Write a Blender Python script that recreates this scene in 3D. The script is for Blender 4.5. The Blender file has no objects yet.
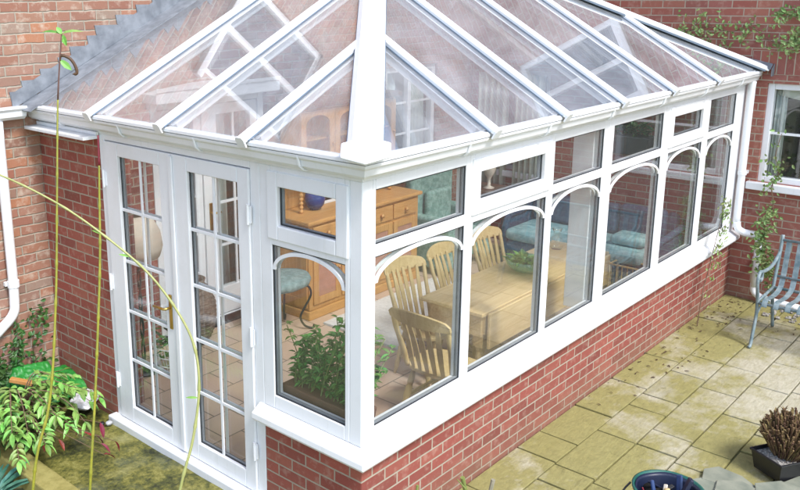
import bpy, bmesh, math, random
from mathutils import Vector, Matrix, Euler, noise
random.seed(7)
S = bpy.context.scene
COL = S.collection
R = math.radians
V = Vector

# ------------------------------------------------------------------ materials
def nt(name):
    m = bpy.data.materials.new(name); m.use_nodes = True
    n = m.node_tree; n.nodes.clear()
    out = n.nodes.new('ShaderNodeOutputMaterial')
    b = n.nodes.new('ShaderNodeBsdfPrincipled')
    n.links.new(b.outputs[0], out.inputs[0])
    return m, n, b, out
def N(n, t, **kw):
    x = n.nodes.new(t)
    for k, v in kw.items():
        if hasattr(x, k): setattr(x, k, v)
        else: x.inputs[k].default_value = v
    return x
def ramp(n, src, stops, interp='LINEAR'):
    r = n.nodes.new('ShaderNodeValToRGB'); r.color_ramp.interpolation = interp
    e = r.color_ramp.elements
    while len(e) < len(stops): e.new(0.5)
    for i, (p, c) in enumerate(stops):
        e[i].position = p; e[i].color = (*c, 1) if len(c) == 3 else c
    n.links.new(src, r.inputs[0]); return r.outputs[0]
def mix(n, f, a, b, mode='MIX'):
    m = n.nodes.new('ShaderNodeMix'); m.data_type = 'RGBA'; m.blend_type = mode
    for sock, v in ((m.inputs['Factor'], f), (m.inputs['A'], a), (m.inputs['B'], b)):
        if hasattr(v, 'links') or hasattr(v, 'is_output'): n.links.new(v, sock)
        else: sock.default_value = v if isinstance(v, (int, float)) else (*v, 1)
    for i in m.inputs:
        pass
    return m.outputs['Result']
def setmix(n, f, a, b, mode='MIX'):
    m = n.nodes.new('ShaderNodeMix'); m.data_type = 'RGBA'; m.blend_type = mode
    fi, ai, bi = m.inputs[0], m.inputs[6], m.inputs[7]
    for sock, v in ((fi, f), (ai, a), (bi, b)):
        if isinstance(v, bpy.types.NodeSocket): n.links.new(v, sock)
        elif isinstance(v, (int, float)): sock.default_value = v
        else: sock.default_value = (*v, 1)
    return m.outputs[2]
def math_(n, op, a, b=None):
    m = n.nodes.new('ShaderNodeMath'); m.operation = op
    for i, v in enumerate((a, b)):
        if v is None: continue
        if isinstance(v, bpy.types.NodeSocket): n.links.new(v, m.inputs[i])
        else: m.inputs[i].default_value = v
    return m.outputs[0]
def pos(n): return n.nodes.new('ShaderNodeNewGeometry').outputs['Position']
def noisef(n, vec, scale, detail=4, rough=.55, dist=0):
    t = N(n, 'ShaderNodeTexNoise', Scale=scale, Detail=detail, Roughness=rough, Distortion=dist)
    if vec is not None: n.links.new(vec, t.inputs['Vector'])
    return t.outputs['Fac']
def bump(n, b, h, strength=.3, dist=.01):
    u = N(n, 'ShaderNodeBump', Strength=strength, Distance=dist)
    n.links.new(h, u.inputs['Height']); n.links.new(u.outputs[0], b.inputs['Normal']); return u

def plain(name, c, rough=.5, var=.15, scale=12, metal=0, bmp=0, c2=None, spec=None, island=0):
    m, n, b, o = nt(name)
    p = n.nodes.new('ShaderNodeTexCoord').outputs['Object']
    f = noisef(n, p, scale)
    d = c2 or tuple(x*(1-var) for x in c)
    r = ramp(n, f, [(.35, c), (.68, d)])
    if island:
        g = n.nodes.new('ShaderNodeNewGeometry').outputs['Random Per Island']
        hs = n.nodes.new('ShaderNodeHueSaturation')
        n.links.new(math_(n, 'ADD', math_(n, 'MULTIPLY', g, 2*island), 1-island), hs.inputs['Value'])
        n.links.new(math_(n, 'ADD', math_(n, 'MULTIPLY', g, .06), .47), hs.inputs['Hue'])
        n.links.new(r, hs.inputs['Color']); r = hs.outputs[0]
    n.links.new(r, b.inputs['Base Color'])
    b.inputs['Roughness'].default_value = rough; b.inputs['Metallic'].default_value = metal
    if spec is not None: b.inputs['Specular IOR Level'].default_value = spec
    if bmp: bump(n, b, noisef(n, p, scale*4), bmp, .004)
    return m

def brick(name, axis, cols, mortar, dirt=(.2,.19,.12), bw=.225, rh=.075, ms=.0055, sx=0, sz=-.0325, dirtamt=.35, lowdirt=0, wob=.002, soft=.15, bright=1, stain=None, blotch=.25):
    m, n, b, o = nt(name)
    p = pos(n)
    sep = n.nodes.new('ShaderNodeSeparateXYZ'); n.links.new(p, sep.inputs[0])
    u = sep.outputs[0 if axis == 'x' else 1]
    wn = noisef(n, p, 9, 3)
    w = math_(n, 'MULTIPLY', math_(n, 'SUBTRACT', wn, .5), wob*2)
    uu = math_(n, 'ADD', math_(n, 'ADD', u, sx), w)
    zz = math_(n, 'ADD', math_(n, 'ADD', sep.outputs[2], sz), w)
    cb = n.nodes.new('ShaderNodeCombineXYZ'); n.links.new(uu, cb.inputs[0]); n.links.new(zz, cb.inputs[1])
    t = n.nodes.new('ShaderNodeTexBrick'); n.links.new(cb.outputs[0], t.inputs['Vector'])
    t.inputs['Color1'].default_value = (0,0,0,1); t.inputs['Color2'].default_value = (1,1,1,1)
    t.inputs['Mortar'].default_value = (.5,.5,.5,1)
    t.inputs['Scale'].default_value = 1; t.inputs['Brick Width'].default_value = bw
    t.inputs['Row Height'].default_value = rh; t.inputs['Mortar Size'].default_value = ms
    t.inputs['Mortar Smooth'].default_value = soft; t.inputs['Bias'].default_value = 0
    k = len(cols)
    base = ramp(n, t.outputs['Color'], [(i/max(1, k-1), c) for i, c in enumerate(cols)])
    f1 = noisef(n, p, 45, 5, .7)
    base = setmix(n, math_(n, 'MULTIPLY', f1, .55), base, tuple(x*.62 for x in cols[k//2]))
    blot = ramp(n, noisef(n, p, 14, 5, .65), [(.52, (0,0,0)), (.72, (1,1,1))])
    base = setmix(n, math_(n, 'MULTIPLY', blot, blotch), base, tuple(min(1, x*1.35+.03) for x in mortar))
    mo = setmix(n, noisef(n, p, 20, 4), mortar, tuple(x*.6 for x in mortar))
    c = setmix(n, t.outputs['Fac'], base, mo)
    big = ramp(n, noisef(n, p, 1.6, 4, .6), [(.4, (0,0,0)), (.75, (1,1,1))])
    c = setmix(n, math_(n, 'MULTIPLY', big, dirtamt), c, dirt)
    if lowdirt:
        low = N(n, 'ShaderNodeMapRange'); low.inputs['From Min'].default_value = .0; low.inputs['From Max'].default_value = .26
        low.inputs['To Min'].default_value = 1; low.inputs['To Max'].default_value = 0
        n.links.new(math_(n, 'ADD', sep.outputs[2], math_(n, 'MULTIPLY', math_(n, 'SUBTRACT', noisef(n, p, 6, 4), .5), .25)), low.inputs[0])
        c = setmix(n, math_(n, 'MULTIPLY', low.outputs[0], lowdirt), c, (.20,.15,.09))
    n.links.new(c, b.inputs['Base Color']); b.inputs['Roughness'].default_value = .85
    h = math_(n, 'ADD', math_(n, 'MULTIPLY', t.outputs['Fac'], -1), math_(n, 'MULTIPLY', f1, .35))
    bump(n, b, h, .7, .006)
    return m

def slabmat():
    m, n, b, o = nt('mossy_sandstone')
    p = pos(n); g = n.nodes.new('ShaderNodeNewGeometry').outputs['Random Per Island']
    base = ramp(n, g, [(0, (.36,.33,.23)), (.5, (.43,.40,.29)), (1, (.31,.29,.20))])
    streak = n.nodes.new('ShaderNodeMapping'); n.links.new(p, streak.inputs[0]); streak.inputs['Scale'].default_value = (1, 3.2, 1); streak.inputs['Rotation'].default_value = (0,0,.5)
    offv = n.nodes.new('ShaderNodeVectorMath'); offv.operation = 'ADD'; n.links.new(streak.outputs[0], offv.inputs[0]); cbo = n.nodes.new('ShaderNodeCombineXYZ'); n.links.new(math_(n, 'MULTIPLY', g, 60), cbo.inputs[0]); n.links.new(math_(n, 'MULTIPLY', g, 23), cbo.inputs[1]); n.links.new(cbo.outputs[0], offv.inputs[1])
    f = noisef(n, offv.outputs[0], 5, 7, .68, .6)
    base = setmix(n, ramp(n, f, [(.38, (0,0,0)), (.7, (1,1,1))]), base, (.46,.43,.33))
    sep = n.nodes.new('ShaderNodeSeparateXYZ'); n.links.new(p, sep.inputs[0])
    # algae is thickest near the conservatory wall and where water stands, thin in the trodden middle
    d = math_(n, 'ADD', math_(n, 'MULTIPLY', noisef(n, p, 1.5, 6, .62, .4), 1.9), math_(n, 'MULTIPLY', noisef(n, p, 11, 4, .6), .5))
    tr = n.nodes.new('ShaderNodeVectorMath'); tr.operation = 'DISTANCE'; n.links.new(p, tr.inputs[0]); tr.inputs[1].default_value = (3.9, -1.25, 0)
    tv = N(n, 'ShaderNodeMapRange'); n.links.new(tr.outputs['Value'], tv.inputs[0]); tv.inputs['From Min'].default_value = .15; tv.inputs['From Max'].default_value = 1.25
    tv.inputs['To Min'].default_value = -.42; tv.inputs['To Max'].default_value = .12
    d = math_(n, 'ADD', math_(n, 'ADD', d, tv.outputs[0]), math_(n, 'MULTIPLY', math_(n, 'SUBTRACT', g, .5), .12))
    d = math_(n, 'ADD', d, math_(n, 'MULTIPLY', math_(n, 'SUBTRACT', f, .5), .5))
    a = ramp(n, d, [(.9, (0,0,0)), (1.0, (1,1,1))])
    mm = n.nodes.new('ShaderNodeMapRange'); n.links.new(d, mm.inputs[0]); mm.inputs['From Min'].default_value = .98; mm.inputs['From Max'].default_value = 1.30
    alg = setmix(n, noisef(n, p, 16, 5, .65), (.145,.128,.026), (.34,.305,.095))
    c = setmix(n, math_(n, 'MULTIPLY', mm.outputs[0], .9), base, alg)
    riv = ramp(n, noisef(n, offv.outputs[0], 16, 9, .75, .3), [(.40, (0,0,0)), (.62, (1,1,1))])
    c = setmix(n, math_(n, 'MULTIPLY', riv, .30), c, (.13,.12,.045))
    moss = ramp(n, noisef(n, p, 7, 8, .75), [(.60, (0,0,0)), (.68, (1,1,1))])
    c = setmix(n, math_(n, 'MULTIPLY', moss, .6), c, (.095,.085,.025))
    n.links.new(c, b.inputs['Base Color']); b.inputs['Roughness'].default_value = .8
    bump(n, b, math_(n, 'ADD', noisef(n, p, 9, 9, .75), f), .8, .012)
    return m

def glassmat(name, tint=(.975,.99,.98), dirt=.05, dirt_haze_col=(.8,.85,.88), gain=1.6):
    m = bpy.data.materials.new(name); m.use_nodes = True; n = m.node_tree; n.nodes.clear()
    out = n.nodes.new('ShaderNodeOutputMaterial')
    tr = n.nodes.new('ShaderNodeBsdfTransparent'); tr.inputs[0].default_value = (*tint, 1)
    gl = n.nodes.new('ShaderNodeBsdfGlossy'); gl.inputs['Roughness'].default_value = .0
    gl.inputs['Color'].default_value = (1,1,1,1)
    lw = n.nodes.new('ShaderNodeLayerWeight'); lw.inputs[0].default_value = .5
    f = math_(n, 'MINIMUM', math_(n, 'MULTIPLY', math_(n, 'ADD', math_(n, 'MULTIPLY', math_(n, 'POWER', lw.outputs['Facing'], 5), .96), .04), gain), 1)
    mx = n.nodes.new('ShaderNodeMixShader'); n.links.new(f, mx.inputs[0]); n.links.new(tr.outputs[0], mx.inputs[1]); n.links.new(gl.outputs[0], mx.inputs[2])
    df = n.nodes.new('ShaderNodeBsdfDiffuse'); df.inputs[0].default_value = (*dirt_haze_col, 1)  # diffuse film: dirt, and on the roof panes painted pale sky haze as well
    p = pos(n)
    dn = ramp(n, noisef(n, p, 2.6, 7, .68, .6), [(.36, (.55,.55,.55)), (.70, (1.4,1.4,1.4))])
    mx2 = n.nodes.new('ShaderNodeMixShader'); n.links.new(math_(n, 'MULTIPLY', dn, dirt), mx2.inputs[0])
    n.links.new(mx.outputs[0], mx2.inputs[1]); n.links.new(df.outputs[0], mx2.inputs[2])
    n.links.new(mx2.outputs[0], out.inputs[0])
    return m

def pvc():
    m, n, b, o = nt('white_upvc')
    p = pos(n)
    c = setmix(n, ramp(n, noisef(n, p, 2.2, 6, .65), [(.5, (0,0,0)), (.85, (1,1,1))]), (.76,.775,.79), (.65,.66,.65))
    fine = ramp(n, noisef(n, p, 30, 4, .7), [(.62, (0,0,0)), (.8, (1,1,1))])
    c = setmix(n, math_(n, 'MULTIPLY', fine, .18), c, (.45,.45,.38))
    mp = n.nodes.new('ShaderNodeMapping'); n.links.new(p, mp.inputs[0]); mp.inputs['Scale'].default_value = (26,26,1.6)
    st = ramp(n, noisef(n, mp.outputs[0], 1, 5, .7), [(.56, (0,0,0)), (.8, (1,1,1))])
    c = setmix(n, math_(n, 'MULTIPLY', st, .30), c, (.50,.51,.44))
    n.links.new(c, b.inputs['Base Color']); b.inputs['Roughness'].default_value = .33
    return m

def wood(name, c1, c2, axis=(1,12,12), rough=.4, scale=3):
    m, n, b, o = nt(name)
    tc = n.nodes.new('ShaderNodeTexCoord').outputs['Object']
    mp = n.nodes.new('ShaderNodeMapping'); n.links.new(tc, mp.inputs[0]); mp.inputs['Scale'].default_value = axis
    f = noisef(n, mp.outputs[0], scale, 6, .6, .8)
    c = ramp(n, f, [(.3, c1), (.7, c2)])
    k = ramp(n, noisef(n, tc, 5, 2), [(.62, (0,0,0)), (.72, (1,1,1))])
    c = setmix(n, math_(n, 'MULTIPLY', k, .3), c, tuple(x*.6 for x in c1))
    n.links.new(c, b.inputs['Base Color']); b.inputs['Roughness'].default_value = rough
    bump(n, b, f, .15, .002)
    return m

def tilemat():
    m, n, b, o = nt('terracotta_tiles')
    p = pos(n)
    mp = n.nodes.new('ShaderNodeMapping'); n.links.new(p, mp.inputs[0]); mp.inputs['Rotation'].default_value = (0,0,0)
    t = n.nodes.new('ShaderNodeTexBrick'); n.links.new(mp.outputs[0], t.inputs['Vector'])
    t.offset = 0.5
    t.inputs['Color1'].default_value = (0,0,0,1); t.inputs['Color2'].default_value = (1,1,1,1); t.inputs['Mortar'].default_value = (.5,.5,.5,1)
    t.inputs['Scale'].default_value = 1; t.inputs['Brick Width'].default_value = .3; t.inputs['Row Height'].default_value = .3; t.inputs['Mortar Size'].default_value = .006
    t.inputs['Mortar Smooth'].default_value = .2
    c = ramp(n, t.outputs['Color'], [(0, (.52,.34,.24)), (.5, (.62,.46,.34)), (1, (.56,.40,.31))])
    c = setmix(n, math_(n, 'MULTIPLY', noisef(n, p, 12, 5, .6), .5), c, (.60,.45,.34))
    c = setmix(n, t.outputs['Fac'], c, (.22,.17,.13))
    n.links.new(c, b.inputs['Base Color']); b.inputs['Roughness'].default_value = .35
    bump(n, b, math_(n, 'MULTIPLY', t.outputs['Fac'], -1), .4, .004)
    return m

MT = {}
MT['pvc'] = pvc()
RED = [(.20,.048,.034), (.29,.066,.045), (.35,.085,.058), (.26,.058,.042), (.31,.076,.052), (.37,.11,.07), (.22,.052,.040)]
REDF = [(.18,.044,.034), (.26,.062,.047), (.31,.078,.058), (.23,.054,.042), (.28,.070,.052), (.34,.098,.07), (.20,.050,.038)]
MT['red_x'] = brick('new_red_brick_front', 'x', REDF, (.43,.37,.29), ms=.0060, sx=.0195, lowdirt=.35, dirtamt=.10)
MT['red_y'] = brick('new_red_brick_side', 'y', RED, (.40,.34,.26), sx=.03, lowdirt=.3, dirtamt=.12)
OLD = [(.31,.14,.09), (.23,.10,.075), (.36,.19,.13), (.20,.14,.12), (.40,.165,.085), (.30,.17,.13), (.26,.21,.17), (.34,.13,.09), (.16,.09,.075)]
MT['old_x'] = brick('weathered_old_brick', 'x', OLD, (.40,.36,.29), wob=.011, ms=.008, soft=.75, dirtamt=.22, blotch=.5)
WALLR = [(.33,.105,.075), (.29,.085,.065), (.37,.13,.09), (.26,.08,.068), (.34,.12,.10)]
MT['wall_y'] = brick('house_brick', 'y', WALLR, (.46,.39,.30), sx=.1, dirtamt=.15, lowdirt=.4)
MT['wall_x'] = brick('house_brick_turn', 'x', WALLR, (.46,.39,.30), sx=.1, dirtamt=.15)
MT['soldier'] = brick('soldier_brick', 'y', WALLR, (.46,.39,.30), bw=.075, rh=.225, sz=-2.2625+.225*11, dirtamt=.15)
MT['slab'] = slabmat()
MT['glass'] = glassmat('window_glass', dirt=.012, gain=1.35)
MT['roofglass'] = glassmat('roof_glass', tint=(.975,.985,.99), dirt=.10, dirt_haze_col=(.82,.85,.90), gain=2.2)  # dirt film, raised to paint whitish sky reflection into the panes
MT['houseglass'] = glassmat('house_window_glass', dirt=.01, gain=1.5)
MT['rubber'] = plain('black_rubber', (.025,.027,.03), .5)
MT['spacer'] = plain('grey_spacer', (.26,.28,.30), .4)
MT['trough'] = plain('dark_grey_trough', (.09,.10,.11), .5)
MT['rafterseal'] = plain('blue_grey_gasket', (.14,.19,.25), .5)
MT['lead'] = plain('lead_flashing', (.135,.15,.17), .65, c2=(.23,.25,.275), scale=11, bmp=.3)
MT['brass'] = plain('brass', (.62,.42,.12), .28, metal=1)
MT['tiles'] = tilemat()
MT['pine'] = wood('honey_pine', (.50,.25,.075), (.62,.34,.12), (12,12,1.2))
MT['pine_h'] = wood('honey_pine_flat', (.50,.25,.075), (.62,.34,.12), (1.2,12,12))
MT['palepine'] = wood('pale_pine', (.56,.38,.17), (.70,.52,.27), (1,12,12), .35)
MT['chairpine'] = wood('chair_pine', (.50,.35,.15), (.62,.47,.24), (8,8,2), .4)
MT['pinkpanel'] = plain('pink_panel', (.50,.25,.17), .5)
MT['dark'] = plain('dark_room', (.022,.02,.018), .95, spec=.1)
MT['plaster'] = plain('pale_plaster', (.55,.52,.46), .9)
MT['curtain'] = plain('pale_green_curtain', (.42,.50,.42), .9, c2=(.56,.60,.52), scale=9)
MT['netcurtain'] = plain('cream_curtain', (.62,.64,.60), .9, c2=(.5,.55,.53), scale=9)
MT['teal'] = plain('teal_fabric', (.17,.35,.36), .9, c2=(.34,.52,.52), scale=14, bmp=.4)
MT['mottled'] = plain('mottled_green_fabric', (.16,.30,.25), .9, c2=(.33,.48,.42), scale=22, bmp=.4)
MT['bluewicker'] = plain('dark_blue_wicker', (.035,.07,.12), .7, c2=(.07,.13,.2), scale=30, bmp=.6)
MT['stoolfab'] = plain('grey_green_fabric', (.15,.23,.22), .9, c2=(.25,.35,.33), scale=25, bmp=.3)
MT['iron'] = plain('black_iron', (.03,.03,.035), .45, metal=.4)
MT['wicker'] = plain('woven_wicker', (.10,.07,.05), .8, c2=(.24,.18,.13), scale=40, bmp=.8)
MT['cane'] = plain('bamboo', (.50,.36,.16), .5)
MT['cream'] = plain('cream_shade', (.62,.54,.44), .8)
MT['rug'] = plain('white_rug', (.72,.71,.68), .95, bmp=.5, scale=30)
MT['blueglaze'] = plain('blue_glaze', (.02,.05,.22), .15)
MT['darkwood'] = wood('dark_wood', (.07,.035,.02), (.13,.07,.04))
MT['terracotta'] = plain('brown_trough', (.16,.075,.045), .6)
MT['soil'] = plain('soil', (.035,.025,.018), .95, c2=(.08,.06,.04), scale=40, bmp=.8)
MT['leaf'] = plain('green_leaf', (.07,.18,.03), .45, c2=(.15,.30,.06), scale=9, island=.35)
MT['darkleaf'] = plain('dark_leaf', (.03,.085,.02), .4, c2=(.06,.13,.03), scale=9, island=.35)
MT['limeleaf'] = plain('lime_leaf', (.10,.23,.035), .5, c2=(.24,.40,.09), scale=12, island=.5)
MT['redleaf'] = plain('crimson_leaf', (.13,.006,.02), .5, c2=(.20,.015,.03), scale=9, island=.3)
MT['paleleaf'] = plain('climber_leaf', (.13,.22,.055), .5, c2=(.30,.38,.14), scale=9, island=.4)
MT['yucca'] = plain('blue_green_leaf', (.03,.12,.085), .4, c2=(.08,.20,.15), island=.3)
MT['stem'] = plain('woody_stem', (.16,.10,.06), .8)
MT['greenstem'] = plain('green_stem', (.18,.22,.06), .6)
MT['canestem'] = plain('yellow_green_cane', (.26,.245,.02), .4, c2=(.17,.18,.02), scale=60)
MT['canestem2'] = plain('pale_cane', (.33,.33,.12), .45, c2=(.24,.26,.08), scale=40)
MT['canenode'] = plain('cane_node', (.50,.44,.20), .6)
MT['caneink'] = plain('dark_shoot', (.10,.045,.03), .5)
MT['node_dark'] = plain('brown_curl', (.09,.045,.02), .6)
MT['benchpaint'] = plain('teal_bench_paint', (.10,.155,.175), .5, c2=(.24,.29,.30), scale=16, bmp=.15)
MT['blackplastic'] = plain('black_plastic', (.012,.012,.014), .35)
MT['greenplastic'] = plain('green_plastic', (.006,.07,.055), .45, c2=(.012,.12,.09))
MT['navy'] = plain('navy_plastic', (.007,.012,.036), .45)
MT['bluehandle'] = plain('blue_handle', (.02,.045,.13), .4)
MT['whitegrit'] = plain('pale_grit', (.42,.40,.36), .9, c2=(.16,.14,.12), scale=60, bmp=.8)
MT['drytuft'] = plain('dry_stalks', (.085,.045,.02), .9, c2=(.21,.135,.06), scale=30, island=.4)
MT['slate'] = plain('pale_green_slate', (.15,.17,.13), .6, c2=(.27,.28,.21), scale=7, bmp=.3, island=.15)
MT['bag'] = plain('green_bag', (.012,.15,.02), .45, c2=(.03,.25,.04), scale=6, bmp=.1)
MT['whitebag'] = plain('white_bag', (.62,.62,.62), .35, c2=(.4,.42,.45), scale=16)
MT['orangewood'] = wood('orange_wood', (.42,.19,.05), (.50,.26,.09))
MT['logs'] = plain('grey_timber', (.30,.27,.2), .9, c2=(.2,.19,.13), scale=14, bmp=.4)
MT['leaflitter'] = plain('dead_leaf', (.07,.04,.018), .8, island=.4)
MT['silver'] = plain('pebble', (.42,.43,.45), .5)
MT['fascia'] = plain('roof_tile', (.12,.08,.07), .8)
MT['tilepane'] = plain('blind_blue', (.25,.42,.55), .5)

def mossground():
    m, n, b, o = nt('mossy_concrete')
    p = pos(n)
    f = math_(n, 'ADD', math_(n, 'MULTIPLY', noisef(n, p, 3.2, 12, .72, .1), .62), math_(n, 'MULTIPLY', noisef(n, p, 34, 8, .75), .38))
    c = ramp(n, f, [(.40, (.018,.022,.006)), (.47, (.07,.075,.015)), (.53, (.16,.15,.03)), (.60, (.27,.25,.08))])
    pale = ramp(n, noisef(n, p, 2.2, 5, .6), [(.5, (0,0,0)), (.7, (1,1,1))])
    c = setmix(n, math_(n, 'MULTIPLY', pale, .4), c, (.24,.26,.17))
    n.links.new(c, b.inputs['Base Color']); b.inputs['Roughness'].default_value = .6
    bump(n, b, f, .9, .02)
    return m
MT['moss'] = mossground()
def kerbm():
    m, n, b, o = nt('yellow_green_kerb')
    p = pos(n)
    c = ramp(n, noisef(n, p, 14, 7, .7), [(.3, (.18,.155,.035)), (.6, (.29,.255,.08)), (.8, (.15,.135,.05))])
    n.links.new(c, b.inputs['Base Color']); b.inputs['Roughness'].default_value = .85
    bump(n, b, noisef(n, p, 60, 5, .7), .4, .006)
    return m
MT['kerb'] = kerbm()
MT['jointsoil'] = plain('joint_dirt', (.085,.08,.035), .95, c2=(.14,.15,.05), scale=3)
MT['garden'] = plain('garden_ground', (.10,.12,.04), .95, c2=(.17,.16,.08), scale=1)
def waterm():
    m, n, b, o = nt('dark_water'); b.inputs['Base Color'].default_value = (.008,.009,.008,1); b.inputs['Roughness'].default_value = .08
    bump(n, b, noisef(n, pos(n), 9, 2), .1, .01); return m
MT['water'] = waterm()

# ------------------------------------------------------------------ mesh builder
ORG = {}
class M:
    def __init__(s): s.v = []; s.f = []
    def add(s, vs, fs):
        o = len(s.v); s.v += [tuple(x) for x in vs]; s.f += [tuple(i+o for i in f) for f in fs]
    def box(s, a, b):
        x0, x1 = sorted((a[0], b[0])); y0, y1 = sorted((a[1], b[1])); z0, z1 = sorted((a[2], b[2]))
        s.add([(x0,y0,z0),(x1,y0,z0),(x1,y1,z0),(x0,y1,z0),(x0,y0,z1),(x1,y0,z1),(x1,y1,z1),(x0,y1,z1)],
              [(0,3,2,1),(4,5,6,7),(0,1,5,4),(1,2,6,5),(2,3,7,6),(3,0,4,7)]); return s
    def beam(s, p, q, w, h0, h1, up):           # box along p->q, width w, from h0 to h1 along up
        p, q, up = V(p), V(q), V(up); d = (q-p).normalized(); r = d.cross(up).normalized(); u = r.cross(d).normalized()
        vs = [e + r*sx*w/2 + u*h for e in (p, q) for sx, h in ((-1,h0),(1,h0),(1,h1),(-1,h1))]
        s.add(vs, [(0,1,2,3),(7,6,5,4),(0,4,5,1),(1,5,6,2),(2,6,7,3),(3,7,4,0)]); return s
    def prof(s, p, q, pts, up):                 # sweep a 2-D profile (r, u) along p->q
        p, q, up = V(p), V(q), V(up); d = (q-p).normalized(); r = d.cross(up).normalized(); u = r.cross(d).normalized()
        k = len(pts); vs = [e + r*a + u*b for e in (p, q) for a, b in pts]
        s.add(vs, [tuple(range(k-1,-1,-1)), tuple(range(k, 2*k))] + [(i, (i+1)%k, k+(i+1)%k, k+i) for i in range(k)]); return s
    def tube(s, pts, rad, n=8, cap=True):
        pts = [V(p) for p in pts]; k = len(pts)
        if not hasattr(rad, '__len__'): rad = [rad]*k
        t = (pts[1]-pts[0]).normalized(); r = t.orthogonal().normalized()
        vs = []
        for i, p in enumerate(pts):
            a = pts[max(0,i-1)]; b = pts[min(k-1,i+1)]; t = (b-a)
            t = t.normalized() if t.length > 1e-9 else V((0,0,1))
            r = (r - t*r.dot(t)); r = r.normalized() if r.length > 1e-6 else t.orthogonal().normalized()
            c = t.cross(r)
            vs += [p + (r*math.cos(2*math.pi*j/n) + c*math.sin(2*math.pi*j/n))*rad[i] for j in range(n)]
        fs = [(i*n+j, i*n+(j+1)%n, (i+1)*n+(j+1)%n, (i+1)*n+j) for i in range(k-1) for j in range(n)]
        if cap: fs += [tuple(range(n-1,-1,-1)), tuple(range((k-1)*n, k*n))]
        s.add(vs, fs); return s
    def lathe(s, prof, c=(0,0,0), n=24, sx=1, sy=1):
        k = len(prof); vs = [(c[0]+r*sx*math.cos(2*math.pi*j/n), c[1]+r*sy*math.sin(2*math.pi*j/n), c[2]+z) for r, z in prof for j in range(n)]
        fs = [(i*n+j, i*n+(j+1)%n, (i+1)*n+(j+1)%n, (i+1)*n+j) for i in range(k-1) for j in range(n)]
        if prof[0][0] > 1e-6: fs.append(tuple(range(n-1,-1,-1)))
        if prof[-1][0] > 1e-6: fs.append(tuple(range((k-1)*n, k*n)))
        s.add(vs, fs); return s
    def slab(s, poly, th):                      # planar polygon (3-D) thickened along its normal
        poly = [V(p) for p in poly]; nrm = V((0,0,0))
        for i in range(len(poly)):
            a, b = poly[i], poly[(i+1)%len(poly)]; nrm += a.cross(b)
        nrm.normalize(); k = len(poly)
        s.add(poly + [p + nrm*th for p in poly], [tuple(range(k-1,-1,-1)), tuple(range(k,2*k))] + [(i,(i+1)%k,k+(i+1)%k,k+i) for i in range(k)]); return s
    def leaf(s, p, d, up, L, w, curl=.25, fold=.25):
        p, d, up = V(p), V(d).normalized(), V(up)
        r = d.cross(up); r = r.normalized() if r.length > 1e-5 else d.orthogonal().normalized(); u = r.cross(d).normalized()
        vs = []; prof_ = [(0,.05),(.25,.8),(.55,1),(.8,.6),(1,.03)]
        for t, ww in prof_:
            c = p + d*L*t - u*curl*L*t*t
            vs += [c - r*w*ww/2 + u*w*ww*fold, c, c + r*w*ww/2 + u*w*ww*fold]
        fs = []
        for i in range(4):
            a = i*3; fs += [(a,a+1,a+4,a+3),(a+1,a+2,a+5,a+4)]
        s.add(vs, fs); return s
    def blob(s, c, r, seg=12, rings=8, seed=0, amp=.15):
        vs = []; 
        for i in range(rings+1):
            th = math.pi*i/rings
            for j in range(seg):
                ph = 2*math.pi*j/seg; d = V((math.sin(th)*math.cos(ph), math.sin(th)*math.sin(ph), math.cos(th)))
                k = 1 + amp*noise.noise(d*1.7+V((seed,seed,0)))*2
                vs.append((c[0]+d.x*r[0]*k, c[1]+d.y*r[1]*k, c[2]+d.z*r[2]*k))
        fs = [(i*seg+j, (i+1)*seg+j, (i+1)*seg+(j+1)%seg, i*seg+(j+1)%seg) for i in range(rings) for j in range(seg)]
        s.add(vs, fs); return s
    def build(s, name, mat, parent=None, bevel=0, smooth=False, seg=2, sub=0):
        o0 = ORG.get(parent.name, V((0,0,0))) if parent else V((0,0,0))
        me = bpy.data.meshes.new(name); me.from_pydata([V(v)-o0 for v in s.v], [], s.f)
        bm = bmesh.new(); bm.from_mesh(me); bmesh.ops.remove_doubles(bm, verts=bm.verts, dist=1e-6) if False else None
        bmesh.ops.recalc_face_normals(bm, faces=bm.faces); bm.to_mesh(me); bm.free()
        me.materials.append(MT[mat]); ob = bpy.data.objects.new(name, me); COL.objects.link(ob)
        if parent: ob.parent = parent; ORG[ob.name] = o0
        if smooth:
            for p in me.polygons: p.use_smooth = True
        if bevel:
            b = ob.modifiers.new('bevel', 'BEVEL'); b.width = bevel; b.segments = seg; b.limit_method = 'ANGLE'; b.angle_limit = R(40)
        if sub:
            b = ob.modifiers.new('sub', 'SUBSURF'); b.levels = sub; b.render_levels = sub
        return ob
    def top(s, name, mat, label, cat, group=None, **kw):   # a thing that is one mesh, origin at its base centre
        xs = [v[0] for v in s.v]; ys = [v[1] for v in s.v]; zs = [v[2] for v in s.v]
        c = V(((min(xs)+max(xs))/2, (min(ys)+max(ys))/2, min(zs)))
        s.v = [tuple(V(v)-c) for v in s.v]
        ob = s.build(name, mat, None, **kw); ob.location = c; tag(ob, label, cat, group); ORG[ob.name] = c; return ob
def tag(o, label, cat, group=None):
    o['label'] = label; o['category'] = cat
    if group: o['group'] = group
def thing(name, loc, label, cat, group=None):
    o = bpy.data.objects.new(name, None); o.empty_display_size = .1; COL.objects.link(o); o.location = loc
    ORG[o.name] = V(loc); tag(o, label, cat, group); return o
def struct(name, m, mat, **kw):
    o = m.build(name, mat, None, **kw); o['kind'] = 'structure'; return o
def clone(o, parent=None):
    c = o.copy(); COL.objects.link(c)
    if parent is not None: c.parent = parent
    for ch in list(o.children): clone(ch, c)
    return c
def bez(a, b, c, d, n=12):
    a, b, c, d = map(V, (a,b,c,d))
    return [a*(1-t)**3 + b*3*t*(1-t)**2 + c*3*t*t*(1-t) + d*t**3 for t in [i/n for i in range(n+1)]]
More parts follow.
